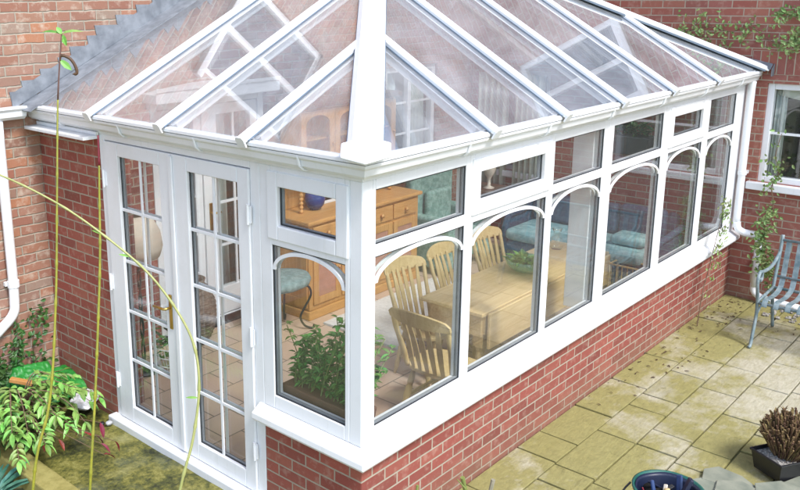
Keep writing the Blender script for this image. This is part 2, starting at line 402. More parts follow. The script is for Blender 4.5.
def smoothpath(pts, n=6):
    pts = [V(p) for p in pts]; out = []
    for i in range(len(pts)-1):
        p0 = pts[max(0,i-1)]; p1 = pts[i]; p2 = pts[i+1]; p3 = pts[min(len(pts)-1,i+2)]
        for k in range(n):
            t = k/n; out.append(.5*((2*p1)+(p2-p0)*t+(2*p0-5*p1+4*p2-p3)*t*t+(3*p1-p0-3*p2+p3)*t**3))
    out.append(pts[-1]); return out
def rnd(a, b): return random.uniform(a, b)

# ------------------------------------------------------------------ dimensions
L = 5.83; W = 3.185
EZ = 2.29; EX = -.08; EY = -.08; RX = 5.78
AP = V((2.77, 2.2, 3.66))
tf = (AP.z-EZ)/(AP.y-EY); tl = (AP.z-EZ)/(AP.x-EX); tr_ = (AP.z-EZ)/(RX-AP.x)

# ------------------------------------------------------------------ ground
g = M(); g.box((-30,-30,-.3),(35,30,-.06)); struct('ground', g, 'garden')
g = M(); g.box((-1.2,-4.2,-.055),(L-.02,-.004,-.02)); struct('patio_bed', g, 'jointsoil')
# slabs: rows along x, cut at the joints seen in the photograph
m = M(); rows = [(-.298,-.006),(-.583,-.306),(-.866,-.591),(-1.138,-.874),(-1.42,-1.146),(-1.70,-1.428),(-1.98,-1.708),(-2.26,-1.99),(-2.54,-2.27),(-2.85,-2.55),(-3.15,-2.86),(-3.5,-3.16),(-3.9,-3.51)]
cuts = [[-1.1,-.5,.1,.55,1.03,1.66,1.97,2.51,3.13,3.8,4.4,4.98,5.4,5.8],
        [-1.1,-.3,.3,.9,1.4,1.64,2.26,2.79,3.04,3.6,4.02,4.62,5.2,5.8],
        [-1.1,-.6,0,.6,1.2,1.6,2.27,2.54,3.46,4.02,4.9,5.3,5.8],
        [-1.1,-.2,.4,1.0,1.62,2.2,2.49,3.12,3.78,4.35,4.98,5.8]]
for ri, (y0, y1) in enumerate(rows):
    if ri < 4: cs = cuts[ri]
    else:
        cs = [-1.1]; 
        while cs[-1] < 5.1: cs.append(cs[-1]+random.choice([.3,.45,.6,.6,.9]))
        cs.append(5.8)
    for a, b in zip(cs, cs[1:]):
        h = rnd(-.004,.002)
        j = .0055
        vs = []
        pts_ = [(a+j+rnd(0,.003), y0+rnd(0,.003)), (b-j-rnd(0,.003), y0+rnd(0,.003)), (b-j-rnd(0,.003), y1-rnd(0,.003)), (a+j+rnd(0,.003), y1-rnd(0,.003))]
        tl_ = [rnd(-.0025,.0025) for _ in range(4)]
        m.add([(x,y,-.03) for x,y in pts_]+[(x,y,h+t) for (x,y),t in zip(pts_,tl_)], [(0,3,2,1),(4,5,6,7),(0,1,5,4),(1,2,6,5),(2,3,7,6),(3,0,4,7)])
struct('patio', m, 'slab', bevel=.004)
m = M()
def grid(m, x0,x1,y0,y1,z,amp,step=.06):
    nx = int((x1-x0)/step)+1; ny = int((y1-y0)/step)+1; o = len(m.v)
    for i in range(nx+1):
        for j in range(ny+1):
            x = x0+(x1-x0)*i/nx; y = y0+(y1-y0)*j/ny
            m.v.append((x,y,z+amp*noise.noise(V((x*5,y*5,0)))))
    for i in range(nx):
        for j in range(ny):
            a = o+i*(ny+1)+j; m.f.append((a, a+ny+1, a+ny+2, a+1))
grid(m, -.74, -.003, .0, W-.01, -.004, .008)
grid(m, -4, -.74, 2.72, W-.01, -.004, .01)
struct('mossy_path', m, 'moss', smooth=True)
m = M(); grid_later = 1; m.box((-3.2,.1,-.25),(-.9,2.56,-.12)); struct('dark_soil', m, 'dark')
m = M(); m.box((-.9,.3,-.15),(-.742,2.72,.06)); m.box((-3.3,2.56,-.15),(-.9,2.72,.055)); m.box((-1.2,.02,-.12),(-.742,.3,.05))
struct('kerb_strip', m, 'kerb', bevel=.012)
m = M(); m.box((.245,.113,-.2),(L-.004,W-.004,.05)); m.box((.085,.76,-.2),(.2445,2.369,.05)); struct('floor', m, 'tiles')

# ------------------------------------------------------------------ conservatory
C = thing('conservatory', (0,0,0), 'white framed conservatory with glass roof and low red brick walls against the house', 'conservatory')
m = M(); m.box((.002,0,-.15),(L-.004,.11,.585)); m.build('dwarf_wall', 'red_x', C)
m = M(); m.box((0,.003,-.15),(.24,.755,.585)); m.build('dwarf_wall', 'red_y', C)
m = M(); m.box((0,2.372,-.15),(.24,W-.004,2.17)); m.build('brick_pier', 'red_y', C)
# sills: sloped nose profile
def sill(a, b, outward, tin=.0):
    a, b = V(a), V(b); o = V(outward)
    m = M(); pr = [(-.26,.58),(-.26,.69),(.0,.688),(.055,.655),(.07,.645),(.072,.592),(.055,.59),(.05,.586)]
    k = len(pr); vs = [e + o*p_[0] + V((0,0,p_[1])) for e in (a, b) for p_ in pr]
    return vs, k
m = M()
pr = [(-.25,.588),(-.25,.69),(0,.688),(.058,.652),(.07,.645),(.072,.612),(.06,.592)]
k = len(pr)
path = [(V((L-.003,0,0)), V((0,-1,0))), (V((0,0,0)), V((-1,-1,0))), (V((0,.80,0)), V((-1,0,0)))]
vs = [p + (d*q[0] if q[0] > -.2 else (V((0,.1,0)),V((.22,.1,0)),V((.22,0,0)))[i_]) + V((0,0,q[1])) for i_, (p, d) in enumerate(path) for q in pr]
m.add(vs, [tuple(range(k)), tuple(range(2*k,3*k))] + [(s*k+i, s*k+(i+1)%k, (s+1)*k+(i+1)%k, (s+1)*k+i) for s in range(2) for i in range(k)])
m.build('sill', 'pvc', C, bevel=.004)
FR = lambda u, d, z: (u, d, z)
LF = lambda u, d, z: (d, u, z)
BK = lambda u, d, z: (u, W+d, z)
RT = lambda u, d, z: (L+d, u, z)
def bx(m, T, u0, u1, d0, d1, z0, z1): m.box(T(u0,d0,z0), T(u1,d1,z1))
def ring(m, T, u0, u1, z0, z1, w, d0, d1, wt=None):
    wt = wt or w
    bx(m,T,u0,u0+w,d0,d1,z0,z1); bx(m,T,u1-w,u1,d0,d1,z0,z1); bx(m,T,u0+w,u1-w,d0,d1,z0,z0+wt); bx(m,T,u0+w,u1-w,d0,d1,z1-wt,z1)
def pane(T, parent, u0, u1, z0, z1, d=.014, mat='glass', name='pane'):
    m = M(); bx(m,T,u0-.008,u1+.008,d,d+.022,z0-.008,z1+.008); m.build(name, mat, parent)
    m = M(); ring(m,T,u0,u1,z0,z1,.006,d-.006,d-.001); m.build('gasket', 'rubber', parent)
    m = M(); ring(m,T,u0+.001,u1-.001,z0+.001,z1-.001,.008,d+.004,d+.018); ring(m,T,u0,u1,z0,z1,.005,d+.0225,d+.028); m.build('spacer', 'spacer', parent)
def arch(T, parent, u0, u1, zs, za, d=.003, w=.022, th=.0105):
    arch_(T, parent, u0, u1, zs, za, d, w, th); arch_(T, parent, u0, u1, zs, za, .0365, w, .01)
def arch_(T, parent, u0, u1, zs, za, d, w, th):
    m = M(); n = 28; c = (u0+u1)/2; a = (u1-u0)/2-.002
    for s in range(n):
        q = []
        for t in (s/n, (s+1)/n):
            an = math.pi*(1-t); 
            for rr in (0, w):
                q.append((c+(a-rr)*math.cos(an), zs+(za-zs-rr)*math.sin(an)))
        vs = [T(q[0][0],dd,q[0][1]) for dd in (d,d+th)]+[T(q[2][0],dd,q[2][1]) for dd in (d,d+th)]+[T(q[3][0],dd,q[3][1]) for dd in (d,d+th)]+[T(q[1][0],dd,q[1][1]) for dd in (d,d+th)]
        m.add(vs, [(0,2,3,1),(4,6,7,5),(0,6,4,2),(1,3,5,7)])
    m.build('arch_bar', 'pvc', parent)
def cons_window(T, a, b, u0, u1, opener, label=None, zg=(.775,1.742,1.807,2.10), head=2.155):
    # a,b: frame bounds ; u0,u1: glass bounds
    f = M()
    bx(f,T,a,u0,0,.07,.69,head); bx(f,T,u1,b,0,.07,.69,head)
    bx(f,T,u0,u1,0,.07,.69,zg[0]); bx(f,T,u0,u1,0,.07,zg[1],zg[2]); bx(f,T,u0,u1,0,.07,zg[3],head)
    w = f.build('window', 'pvc', C, bevel=.005)
    pane(T, w, u0, u1, zg[0], zg[1]); arch(T, w, u0, u1, zg[1]-.145, zg[1]-.004)
    if opener:
        s = M(); o = .058
        ring(s,T,u0-.028,u1+.022,zg[2]-.02,zg[3]+.026,.028+.055,-.012,.055)
        s.build('opener_sash', 'pvc', w, bevel=.006)
        pane(T, w, u0+.058, u1-.062, zg[2]+.066, zg[3]-.058, .02)
        h = M(); bx(h,T,(u0+u1)/2-.06,(u0+u1)/2+.06,.055,.075,zg[2]+.0,zg[2]+.02); h.build('handle', 'pvc', w, bevel=.004)
    else:
        pane(T, w, u0, u1, zg[2], zg[3])
    return w
gl = [(.108,.925),(1.012,1.887),(1.970,2.70),(2.855,3.772),(3.92,4.688),(4.82,5.50)]
ed = [.085,.965,1.925,2.775,3.842,4.75,5.56]
for i, (u0,u1) in enumerate(gl): cons_window(FR, ed[i], ed[i+1], u0, u1, i in (1,4))
cons_window(LF, .085, .757, .118, .668, True, zg=(.775,1.70,1.757,2.10))
# corner post, end posts, coupling post, wall post
m = M(); m.box((0,0,.69),(.085,.085,2.155)); m.build('corner_post', 'pvc', C, bevel=.006)
m = M(); m.box((5.56,.001,.69),(L-.004,.07,2.155)); m.build('end_post', 'pvc', C, bevel=.006)
m = M(); m.box((2.69,.072,.69),(2.86,.235,2.155)); m.build('coupling_post', 'pvc', C, bevel=.006)
# head beam
m = M(); m.box((-.004,-.004,2.155),(L-.004,.12,2.25)); m.box((-.004,.12,2.155),(.12,W-.004,2.25)); m.build('eaves_beam', 'pvc', C, bevel=.004)
# doors
fz0, fz1 = .03, 2.155
m = M(); bx(m,LF,.757,.835,0,.07,.05,fz1); bx(m,LF,2.31,2.37,0,.07,.05,fz1); bx(m,LF,.835,2.31,0,.07,2.115,fz1)
df = m.build('door_frame', 'pvc', C, bevel=.005)
m = M(); m.box((-.07,.757,-.02),(.08,2.40,.052)); m.build('threshold', 'pvc', df, bevel=.01)
def door(u0,u1,g0,g1,handed):
    zg0, zg1 = .18, 2.02
    m = M(); bx(m,LF,u0,g0,-.012,.05,.058,2.11); bx(m,LF,g1,u1,-.012,.05,.058,2.11); bx(m,LF,g0,g1,-.012,.05,.058,zg0); bx(m,LF,g0,g1,-.012,.05,zg1,2.11)
    d = m.build('door', 'pvc', C, bevel=.005)
    pane(LF, d, g0, g1, zg0, zg1, .015)
    b = M(); uc = (g0+g1)/2
    bx(b,LF,uc-.011,uc+.011,.003,.013,zg0,zg1)
    for k in range(1,5):
        z = zg0+(zg1-zg0)*k/5; bx(b,LF,g0,uc-.0112,.003,.013,z-.011,z+.011); bx(b,LF,uc+.0112,g1,.003,.013,z-.011,z+.011)
    b.build('glazing_bar', 'pvc', d, bevel=.003)
    b = M(); uc = (g0+g1)/2
    bx(b,LF,uc-.011,uc+.011,.039,.047,zg0,zg1)
    for k in range(1,5):
        z = zg0+(zg1-zg0)*k/5; bx(b,LF,g0,uc-.0112,.039,.047,z-.011,z+.011); bx(b,LF,uc+.0112,g1,.039,.047,z-.011,z+.011)
    b.build('glazing_bar', 'pvc', d)
    for z in (.35,1.1,1.85):
        h = M(); uu = u0-.002 if handed > 0 else u1+.002
        h.tube([LF(uu,-.022,z-.06),LF(uu,-.022,z+.06)],.009,10); bx(h,LF,uu-.02,uu+.02,-.018,-.011,z-.05,z+.05); h.build('hinge', 'pvc', d, smooth=False)
    return d
d2 = door(.838, 1.552, .935, 1.40, 1)
d1 = door(1.556, 2.307, 1.682, 2.145, -1)
m = M(); bx(m,LF,1.535,1.575,-.024,-.0125,.07,2.1); m.build('meeting_stile', 'pvc', d1, bevel=.006)
h = M(); bx(h,LF,1.61,1.64,-.022,-.0125,.93,1.17); hp = h.build('handle', 'brass', d1, bevel=.004)
h = M(); h.tube([LF(1.625,-.02,1.08),LF(1.625,-.06,1.08),LF(1.64,-.068,1.08),LF(1.745,-.066,1.075)],.009,10); h.build('lever', 'brass', hp, smooth=True)
# roof panes
def clip(poly, ax, lim, keep_less):
    out = []
    for i in range(len(poly)):
        a, b = poly[i], poly[(i+1)%len(poly)]
        ia = (a[ax] <= lim) if keep_less else (a[ax] >= lim); ib = (b[ax] <= lim) if keep_less else (b[ax] >= lim)
        if ia: out.append(a)
        if ia != ib:
            t = (lim-a[ax])/(b[ax]-a[ax]); out.append(tuple(a[j]+(b[j]-a[j])*t for j in range(2)))
    return out
FX = [1.0,1.84,2.69,3.6,4.58]; LY = [.74,1.49,2.27]
pf = lambda x, y: EZ+(y-EY)*tf
pl = lambda x, y: EZ+(x-EX)*tl
pr_ = lambda x, y: EZ+(RX-x)*tr_
polyF = [(EX,EY),(RX,EY),(AP.x,AP.y)]
polyL = [(EX,EY),(AP.x,AP.y),(AP.x,W),(EX,W)]
polyR = [(RX,EY),(RX,W),(AP.x,W),(AP.x,AP.y)]
def panes(poly, zf, ax, cutsv):
    e = [-9]+cutsv+[99]
    for a, b in zip(e, e[1:]):
        q = clip(clip(poly, ax, a+.002, False), ax, b-.002, True)
        if len(q) < 3: continue
        m = M(); m.slab([(x,y,zf(x,y)) for x, y in q], .024); m.build('roof_pane', 'roofglass', C)
panes(polyF, pf, 0, FX); panes(polyL, pl, 1, LY); panes(polyR, pr_, 1, LY)
nF = V((0,-tf,1)).normalized(); nL = V((-tl,0,1)).normalized(); nR = V((tr_,0,1)).normalized()
capp = [(-.031,.026),(-.031,.048),(-.02,.060),(.02,.060),(.031,.048),(.031,.026)]
sealp = [(-.038,.0245),(-.038,.031),(.038,.031),(.038,.0245)]
inp = [(-.03,-.002),(-.03,-.05),(-.018,-.062),(.018,-.062),(.03,-.05),(.03,-.002)]
def bar(p, q, n):
    p, q = V(p), V(q); d = (q-p).normalized()
    m = M(); m.prof(p-d*.05, q, capp, n); b = m.build('glazing_bar', 'pvc', C, bevel=.003)
    m = M(); m.prof(p-d*.03, q, sealp, n); m.build('seal', 'rafterseal', b)
    m = M(); m.prof(p+d*.06, q, inp, n); m.build('rafter', 'pvc', b)
    m = M(); m.prof(p-d*.062, p-d*.0505, [(-.034,.0),(-.034,.05),(-.022,.064),(.022,.064),(.034,.05),(.034,0)], n); m.build('end_cap', 'pvc', b, bevel=.003)
def hip_at_x(x):   # y of the hips at x
    if x <= AP.x: t = (x-EX)/(AP.x-EX)
    else: t = (RX-x)/(RX-AP.x)
    return EY+(AP.y-EY)*t
for x in FX:
    y = hip_at_x(x)-.03; bar((x,EY,EZ), (x,y,pf(x,y)), nF)
for y in LY:
    t = min(1,(y-EY)/(AP.y-EY)); x = EX+(AP.x-EX)*t-.03; bar((EX,y,EZ), (x,y,pl(x,y)), nL)
    x = RX-(RX-AP.x)*t+.03; bar((RX,y,EZ), (x,y,pr_(x,y)), nR)
hipp = [(-.088,.022),(-.090,.034),(-.060,.066),(-.036,.074),(.036,.074),(.060,.066),(.090,.034),(.088,.022)]
hip_in = [(-.05,-.0),(-.05,-.07),(-.03,-.09),(.03,-.09),(.05,-.07),(.05,-.0)]
for c0 in (V((EX,EY,EZ)), V((RX,EY,EZ))):
    d = (AP-c0).normalized(); m = M(); m.prof(c0-d*.04, AP, hipp, (0,0,1)); hb = m.build('hip_capping', 'pvc', C, bevel=.004)
    m = M(); m.prof(c0+d*.1, AP, hip_in, (0,0,1)); m.build('rafter', 'pvc', hb)
    m = M(); m.prof(c0, AP, [(-.094,.008),(-.094,.02),(.094,.02),(.094,.008)], (0,0,1)); m.build('seal', 'rafterseal', hb)
m = M(); m.prof(AP-V((0,.05,0)), V((AP.x,W-.004,AP.z)), hipp, (0,0,1)); rb = m.build('ridge_capping', 'pvc', C, bevel=.004)
m = M(); m.prof(AP, V((AP.x,W-.004,AP.z)), hip_in, (0,0,1)); m.build('rafter', 'pvc', rb)
# eaves trim + gutter
trim = [(-.02,2.25),(-.02,2.285),(.06,2.305),(.075,2.268),(.075,2.255)]
gut = [(.0,2.185),(.045,2.187),(.068,2.205),(.078,2.238),(.094,2.252),(.098,2.268),(.085,2.268),(.0,2.262)]
def sweep(prf, name, par, top=0, end=L-.02, mat='pvc'):
    m = M(); k = len(prf)
    path = [(V((end,-.012,0)), V((0,-1,0))), (V((-.012,-.012,0)), V((-1,-1,0))), (V((-.012,W-.005,0)), V((-1,0,0)))]
    vs = [p + d*q[0] + V((0,0,q[1])) for p, d in path for q in prf]
    m.add(vs, [tuple(range(k)), tuple(range(2*k,3*k))] + [(s*k+i, s*k+(i+1)%k, (s+1)*k+(i+1)%k, (s+1)*k+i) for s in range(2) for i in range(k)])
    return m.build(name, mat, par, bevel=.003)
sweep([(-.0,2.2605),(-.0,2.286),(.05,2.300),(.092,2.300),(.102,2.294),(.102,2.272),(.0,2.271)], 'eaves_trim', C)
gu = sweep(gut, 'gutter', C)
for T, us in ((FR,(.8,1.7,2.6,3.5,4.4,5.3)), (LF,(.35,1.2,1.98,2.75))):
    for u in us:
        m = M(); pts_ = [(-.014,2.182),(-.04,2.178),(-.062,2.182),(-.088,2.205),(-.098,2.24),(-.106,2.262)]
        for q0, q1 in zip(pts_, pts_[1:]):
            a = V(T(u,q0[0],q0[1])); b = V(T(u,q1[0],q1[1])); m.tube([a,b],.0075,6)
        m.build('bracket', 'pvc', gu)
m = M(); c0 = V((EX-.03,EY-.03,EZ+.01)); hexa = [(-.10,.02),(-.075,-.05),(-.02,-.10),(.05,-.09),(.03,.03),(-.03,.09)]
d = (AP-c0).normalized(); r = V((1,-1,0)).normalized(); u = r.cross(d).normalized()
if u.z < 0: u = -u
hp6 = [c0 + r*(.14*math.cos(a)) + d*(.03+.125*math.sin(a)) + u*.025 for a in [math.pi*(i/3+1/6) for i in range(6)]]
m.slab(hp6, .018) if True else None
m.build('hip_end_cap', 'pvc', C, bevel=.015, seg=3)
# soffit ledge above the pier
m = M(); m.box((-.13,2.36,2.118),(-.002,W-.02,2.142)); m.box((-.03,2.36,2.1425),(-.004,W-.02,2.168)); m.build('soffit_board', 'pvc', C, bevel=.004)
# downpipe at the right end
m = M(); m.tube(smoothpath([(5.72,-.06,2.2),(5.72,-.055,2.0),(5.72,-.055,.86),(5.72,-.06,.76)],3),.034,14)
m.tube(smoothpath([(5.72,-.06,.80),(5.72,-.075,.735),(5.735,-.13,.70),(5.745,-.23,.69),(5.745,-.262,.672),(5.745,-.275,.63)],4),.036,14)
m.tube([(5.745,-.275,.66),(5.745,-.275,.16)],.034,14)
m.tube(smoothpath([(5.745,-.275,.2),(5.745,-.28,.12),(5.74,-.33,.075),(5.735,-.42,.055),(5.73,-.7,.045)],4),.034,14)
dp = m.build('downpipe', 'pvc', C, smooth=True)
for z in (1.3,.45):
    yy = -.055 if z > 1 else -.275
    m = M(); m.tube([(5.722 if z>1 else 5.745,yy,z-.018),(5.722 if z>1 else 5.745,yy,z+.018)],.042,14); m.box((5.76,yy-.03,z-.015),(L-.003,yy+.03,z+.015)); m.build('pipe_clip', 'pvc', dp)
# box gutter and lead on the right end
m = M(); m.box((RX-.06,EY,2.252),(L-.003,W-.004,2.285)); m.build('box_gutter', 'lead', C)
m = M(); m.slab([(RX-.02,-.19,2.31),(L-.003,-.19,2.36),(L-.003,.1,2.42),(RX-.02,.1,2.36)], .01); m.slab([(RX-.03,-.2,2.25),(L-.003,-.2,2.25),(L-.003,-.2,2.37),(RX-.03,-.2,2.32)], .008); m.build('lead_apron', 'lead', C, bevel=.004)

# ------------------------------------------------------------------ house
H = thing('brick_house', (L+.3,W+.3,0), 'brick house whose two walls meet behind the conservatory, with white windows and stepped lead flashing', 'house')
def wall(T, name, mat, u0, u1, z0, z1, holes, th=.3):
    m = M(); us = sorted({u0,u1,*[h[0] for h in holes],*[h[1] for h in holes]})
    for a, b in zip(us, us[1:]):
        hs = sorted([h for h in holes if h[0] <= a+1e-6 and h[1] >= b-1e-6], key=lambda h: h[2]); z = z0
        for h in hs: 
            if h[2] > z+1e-6: bx(m,T,a,b,0,th,z,h[2])
            z = h[3]
        bx(m,T,a,b,0,th,z,z1)
    return m.build(name, mat, H)
HB = [(.98,2.26,.05,2.2),(4.15,5.1,1.08,2.26),(1.05,2.05,3.55,4.75)]
wall(BK, 'old_brick_wall', 'old_x', -5.5, L, -.1, 6.2, HB)
HR = [(-1.28,-.16,1.21,2.18),(2.12,3.0,.95,2.16),(.15,1.05,3.45,4.7)]
wall(RT, 'brick_wall', 'wall_y', -6.5, W-.002, -.1, 6.2, HR)
m = M(); bx(m,RT,-1.55,-.0,-.004,.02,2.263,2.488); m.build('soldier_course', 'soldier', H)
# inner leaf of newer brick between pier and back door
m = M(); m.box((.241,W-.06,.05),(.965,W-.003,2.15)); m.build('brick_nib', 'red_x', H)
def house_window(T, u0, u1, z0, z1, cols, rows_, curt=None, sill_=True, rec=.06, fw=.06, name='window', nosill=False):
    f = M(); ring(f,T,u0,u1,z0,z1,fw,rec-.03,rec+.05)
    for c in range(1,cols):
        u = u0+(u1-u0)*c/cols; bx(f,T,u-.03,u+.03,rec-.022,rec+.045,z0+fw,z1-fw)
    w = f.build(name, 'pvc', H, bevel=.006)
    p = M(); bx(p,T,u0+fw-.01,u1-fw+.01,rec+.01,rec+.03,z0+fw-.01,z1-fw+.01); p.build('pane', 'houseglass', w)
    b = M()
    cw = (u1-u0)/cols
    for c in range(cols):
        a0, a1 = u0+cw*c+.035, u0+cw*(c+1)-.035
        for r_ in range(1, rows_):
            z = z0+fw+(z1-z0-2*fw)*r_/rows_; bx(b,T,a0,a1,rec-.004,rec+.008,z-.012,z+.012)
    if b.v: b.build('glazing_bar', 'pvc', w)
    if sill_:
        s_ = M(); bx(s_,T,u0-.08,u1+.08,-.06,rec-.03,z0-.075,z0-.002); s_.build('sill', 'pvc', w, bevel=.008)
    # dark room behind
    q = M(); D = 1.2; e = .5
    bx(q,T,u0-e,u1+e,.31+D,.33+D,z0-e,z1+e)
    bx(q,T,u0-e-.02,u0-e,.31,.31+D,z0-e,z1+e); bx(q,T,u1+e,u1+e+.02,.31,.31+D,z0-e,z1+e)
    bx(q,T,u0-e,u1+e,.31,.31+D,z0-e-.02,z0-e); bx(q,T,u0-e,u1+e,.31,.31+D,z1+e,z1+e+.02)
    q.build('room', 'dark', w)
    return w
def curtain(T, u0, u1, z0, z1, d, label, mat='curtain', group=None, waves=5):
    m = M(); n = waves*8; vs = []; amp = .022
    for i in range(n+1):
        t = i/n; u = u0+(u1-u0)*t; dd = d+amp*math.sin(t*waves*2*math.pi)+.006*math.sin(t*31)
        for z, k in ((z1,.5),(z1-(z1-z0)*.3,.9),(z0,1.2)):
            vs.append(T(u+.004*math.sin(7*t+z*3), d+(dd-d)*k, z))
    for i in range(n+1):
        pass
    o = len(m.v); m.v += vs
    for i in range(n):
        for j in range(2):
            a = i*3+j; m.f.append((a, a+3, a+4, a+1))
    ob = m.top('curtain', mat, label, 'curtain', group, smooth=True)
    s = ob.modifiers.new('solid','SOLIDIFY'); s.thickness = .004
    return ob
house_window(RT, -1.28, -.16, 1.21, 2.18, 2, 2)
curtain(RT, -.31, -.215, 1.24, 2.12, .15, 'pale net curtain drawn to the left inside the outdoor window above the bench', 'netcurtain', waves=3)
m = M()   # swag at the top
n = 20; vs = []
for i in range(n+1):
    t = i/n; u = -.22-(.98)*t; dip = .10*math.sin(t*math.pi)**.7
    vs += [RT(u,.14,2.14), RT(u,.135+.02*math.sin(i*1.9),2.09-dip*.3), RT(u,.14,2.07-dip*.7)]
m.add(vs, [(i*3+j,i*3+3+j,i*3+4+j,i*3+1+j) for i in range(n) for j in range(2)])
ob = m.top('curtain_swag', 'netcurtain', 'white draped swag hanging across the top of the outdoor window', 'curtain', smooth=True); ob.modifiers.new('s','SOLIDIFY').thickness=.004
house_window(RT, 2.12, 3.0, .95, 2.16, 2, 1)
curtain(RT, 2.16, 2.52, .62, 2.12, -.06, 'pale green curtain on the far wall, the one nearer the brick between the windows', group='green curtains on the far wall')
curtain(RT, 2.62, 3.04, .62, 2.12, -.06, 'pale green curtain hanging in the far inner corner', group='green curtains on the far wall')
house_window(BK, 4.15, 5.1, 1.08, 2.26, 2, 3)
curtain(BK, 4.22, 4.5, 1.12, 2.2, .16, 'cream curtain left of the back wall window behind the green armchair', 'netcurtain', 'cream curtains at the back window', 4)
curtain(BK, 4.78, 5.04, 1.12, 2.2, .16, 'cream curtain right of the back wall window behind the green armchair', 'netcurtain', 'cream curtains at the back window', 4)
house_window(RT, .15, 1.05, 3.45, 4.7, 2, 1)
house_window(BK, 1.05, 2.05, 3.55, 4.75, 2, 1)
# white back door unit with deep canopy
m = M(); ring(m,BK,.98,2.26,.06,2.2,.07,-.05,.06); bx(m,BK,1.52,1.60,-.05,.06,.13,2.13)
bd = m.build('back_door', 'pvc', H, bevel=.006)
m = M(); pts_ = []
n = 14
for i in range(n+1):
    t = i/n; pts_.append((.94+1.40*t, 2.28+.055*math.sin(math.pi*t)))
poly = [(.94,W-.2,2.20),(2.34,W-.2,2.20)]+[(u,W-.2,z) for u,z in reversed(pts_)]
vs = [V(p) for p in poly]; k = len(vs)
m.add(vs+[v+V((0,.195,0)) for v in vs], [tuple(range(k)),tuple(range(k,2*k))]+[(i,(i+1)%k,k+(i+1)%k,k+i) for i in range(k)])
m.build('door_canopy', 'pvc', bd, bevel=.006)
m = M(); bx(m,BK,.94,2.34,-.21,-.2015,2.30,2.33); m.build('door_canopy', 'pvc', bd)
# left leaf (solid white with small pane)
def leafdoor(u0,u1,panel):
    m = M(); g0, g1 = u0+.09, u1-.08
    zb = .62 if panel else .4
    bx(m,BK,u0,g0,-.035,.03,.14,2.12); bx(m,BK,g1,u1,-.035,.03,.14,2.12); bx(m,BK,g0,g1,-.035,.03,.14,zb); bx(m,BK,g0,g1,-.035,.03,2.03,2.12)
    l = m.build('leaf', 'pvc', bd, bevel=.005)
    return g0,g1,zb
for u0,u1,pn in ((1.055,1.515,True),(1.605,2.185,False)):
    g0,g1,zb = leafdoor(u0,u1,pn)
    m = M(); bx(m,BK,g0-.005,g1+.005,-.01,.01,zb-.005,2.035); m.build('pane', 'houseglass', bd)
    m = M(); uc=(g0+g1)/2; bx(m,BK,uc-.012,uc+.012,-.025,-.012,zb,2.03)
    for kk in range(1,4):
        z = zb+(2.03-zb)*kk/4; bx(m,BK,g0,uc-.0121,-.025,-.012,z-.012,z+.012); bx(m,BK,uc+.0121,g1,-.025,-.012,z-.012,z+.012)
    m.build('glazing_bar', 'pvc', bd)
m = M(); bx(m,BK,1.565,1.60,-.062,-.051,.98,1.24); hh = m.build('handle', 'brass', bd, bevel=.004)
m = M(); m.tube([BK(1.582,-.06,1.15),BK(1.582,-.10,1.15),BK(1.66,-.105,1.15)],.01,8); m.build('lever','brass',hh,smooth=True)
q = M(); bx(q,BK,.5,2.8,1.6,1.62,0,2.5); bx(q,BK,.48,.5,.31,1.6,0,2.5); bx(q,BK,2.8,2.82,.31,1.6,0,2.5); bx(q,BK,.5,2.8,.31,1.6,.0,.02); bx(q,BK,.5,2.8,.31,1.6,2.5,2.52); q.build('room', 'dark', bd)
curtain(BK, 1.72, 1.98, .2, 2.05, .2, 'pale curtain behind the glass of the white back door', 'netcurtain', waves=4)
m = M(); m.box((1.0,W-.075,.05),(2.26,W-.055,.13)); m.box((2.27,W-.03,.05),(L-.02,W-.004,.15)); m.build('skirting', 'iron', H)
# stepped lead flashing
m = M(); zb = lambda x: EZ+.03+(x-EX)*tl
course = [.0325+.075*k for k in range(0,60)]
x = -.2
def stepx(z): return (z-EZ-.03)/tl+EX
z0 = min(c for c in course if c > EZ+.05)
poly_lo = []; k0 = 0
while z0+.0 < AP.z+.05:
    xa = stepx(z0-.075); xb = stepx(z0)
    x_l = max(-.2, xa-random.choice([.10,.15,.19,.23]))
    m.add([(x_l-.0,W-.009,z0-.035),(xb,W-.009,z0-.075),(xb,W-.009,z0+.036),(x_l-.012,W-.009,z0+.038),(x_l,W-.002,z0-.035),(xb,W-.002,z0-.075),(xb,W-.002,z0+.036),(x_l-.012,W-.002,z0+.038)],[(0,1,2,3),(7,6,5,4),(0,4,5,1),(1,5,6,2),(2,6,7,3),(3,7,4,0)])
    z0 += .075
m.slab([(-.2,W-.012,EZ-.02),(-.2,W-.012,EZ+.09),(AP.x,W-.012,AP.z+.17),(AP.x,W-.012,AP.z+.02)], .006)
m.slab([(EX-.10,2.97,EZ-.02),(EX-.10,W-.005,EZ-.02),(AP.x,W-.005,AP.z+.035),(AP.x,2.97,AP.z+.035)], .008)
fl = m.build('flashing', 'lead', H)
m = M(); m.slab([(AP.x,W-.012,AP.z+.03),(AP.x,W-.012,AP.z+.17),(L,W-.012,EZ+.12),(L,W-.012,EZ+.02)], .006); m.build('flashing', 'lead', H)
# eaves of the house
m = M(); m.box((-5.6,W-.35,6.2),(L+.3,W+.4,6.32)); m.box((L-.35,-6.6,6.2),(L+.4,W-.35,6.32)); m.build('fascia', 'pvc', H)
m = M(); m.slab([(-5.7,W-.5,6.33),(L-.5,W-.5,6.33),(L+1.5,W+3.5,8.2),(-5.7,W+3.5,8.2)], .06); m.slab([(L-.5,W-.5,6.33),(L-.5,-6.8,6.33),(L+3.5,-6.8,8.4),(L+3.5,W+3.5,8.4)], .06); m.build('roof', 'fascia', H)
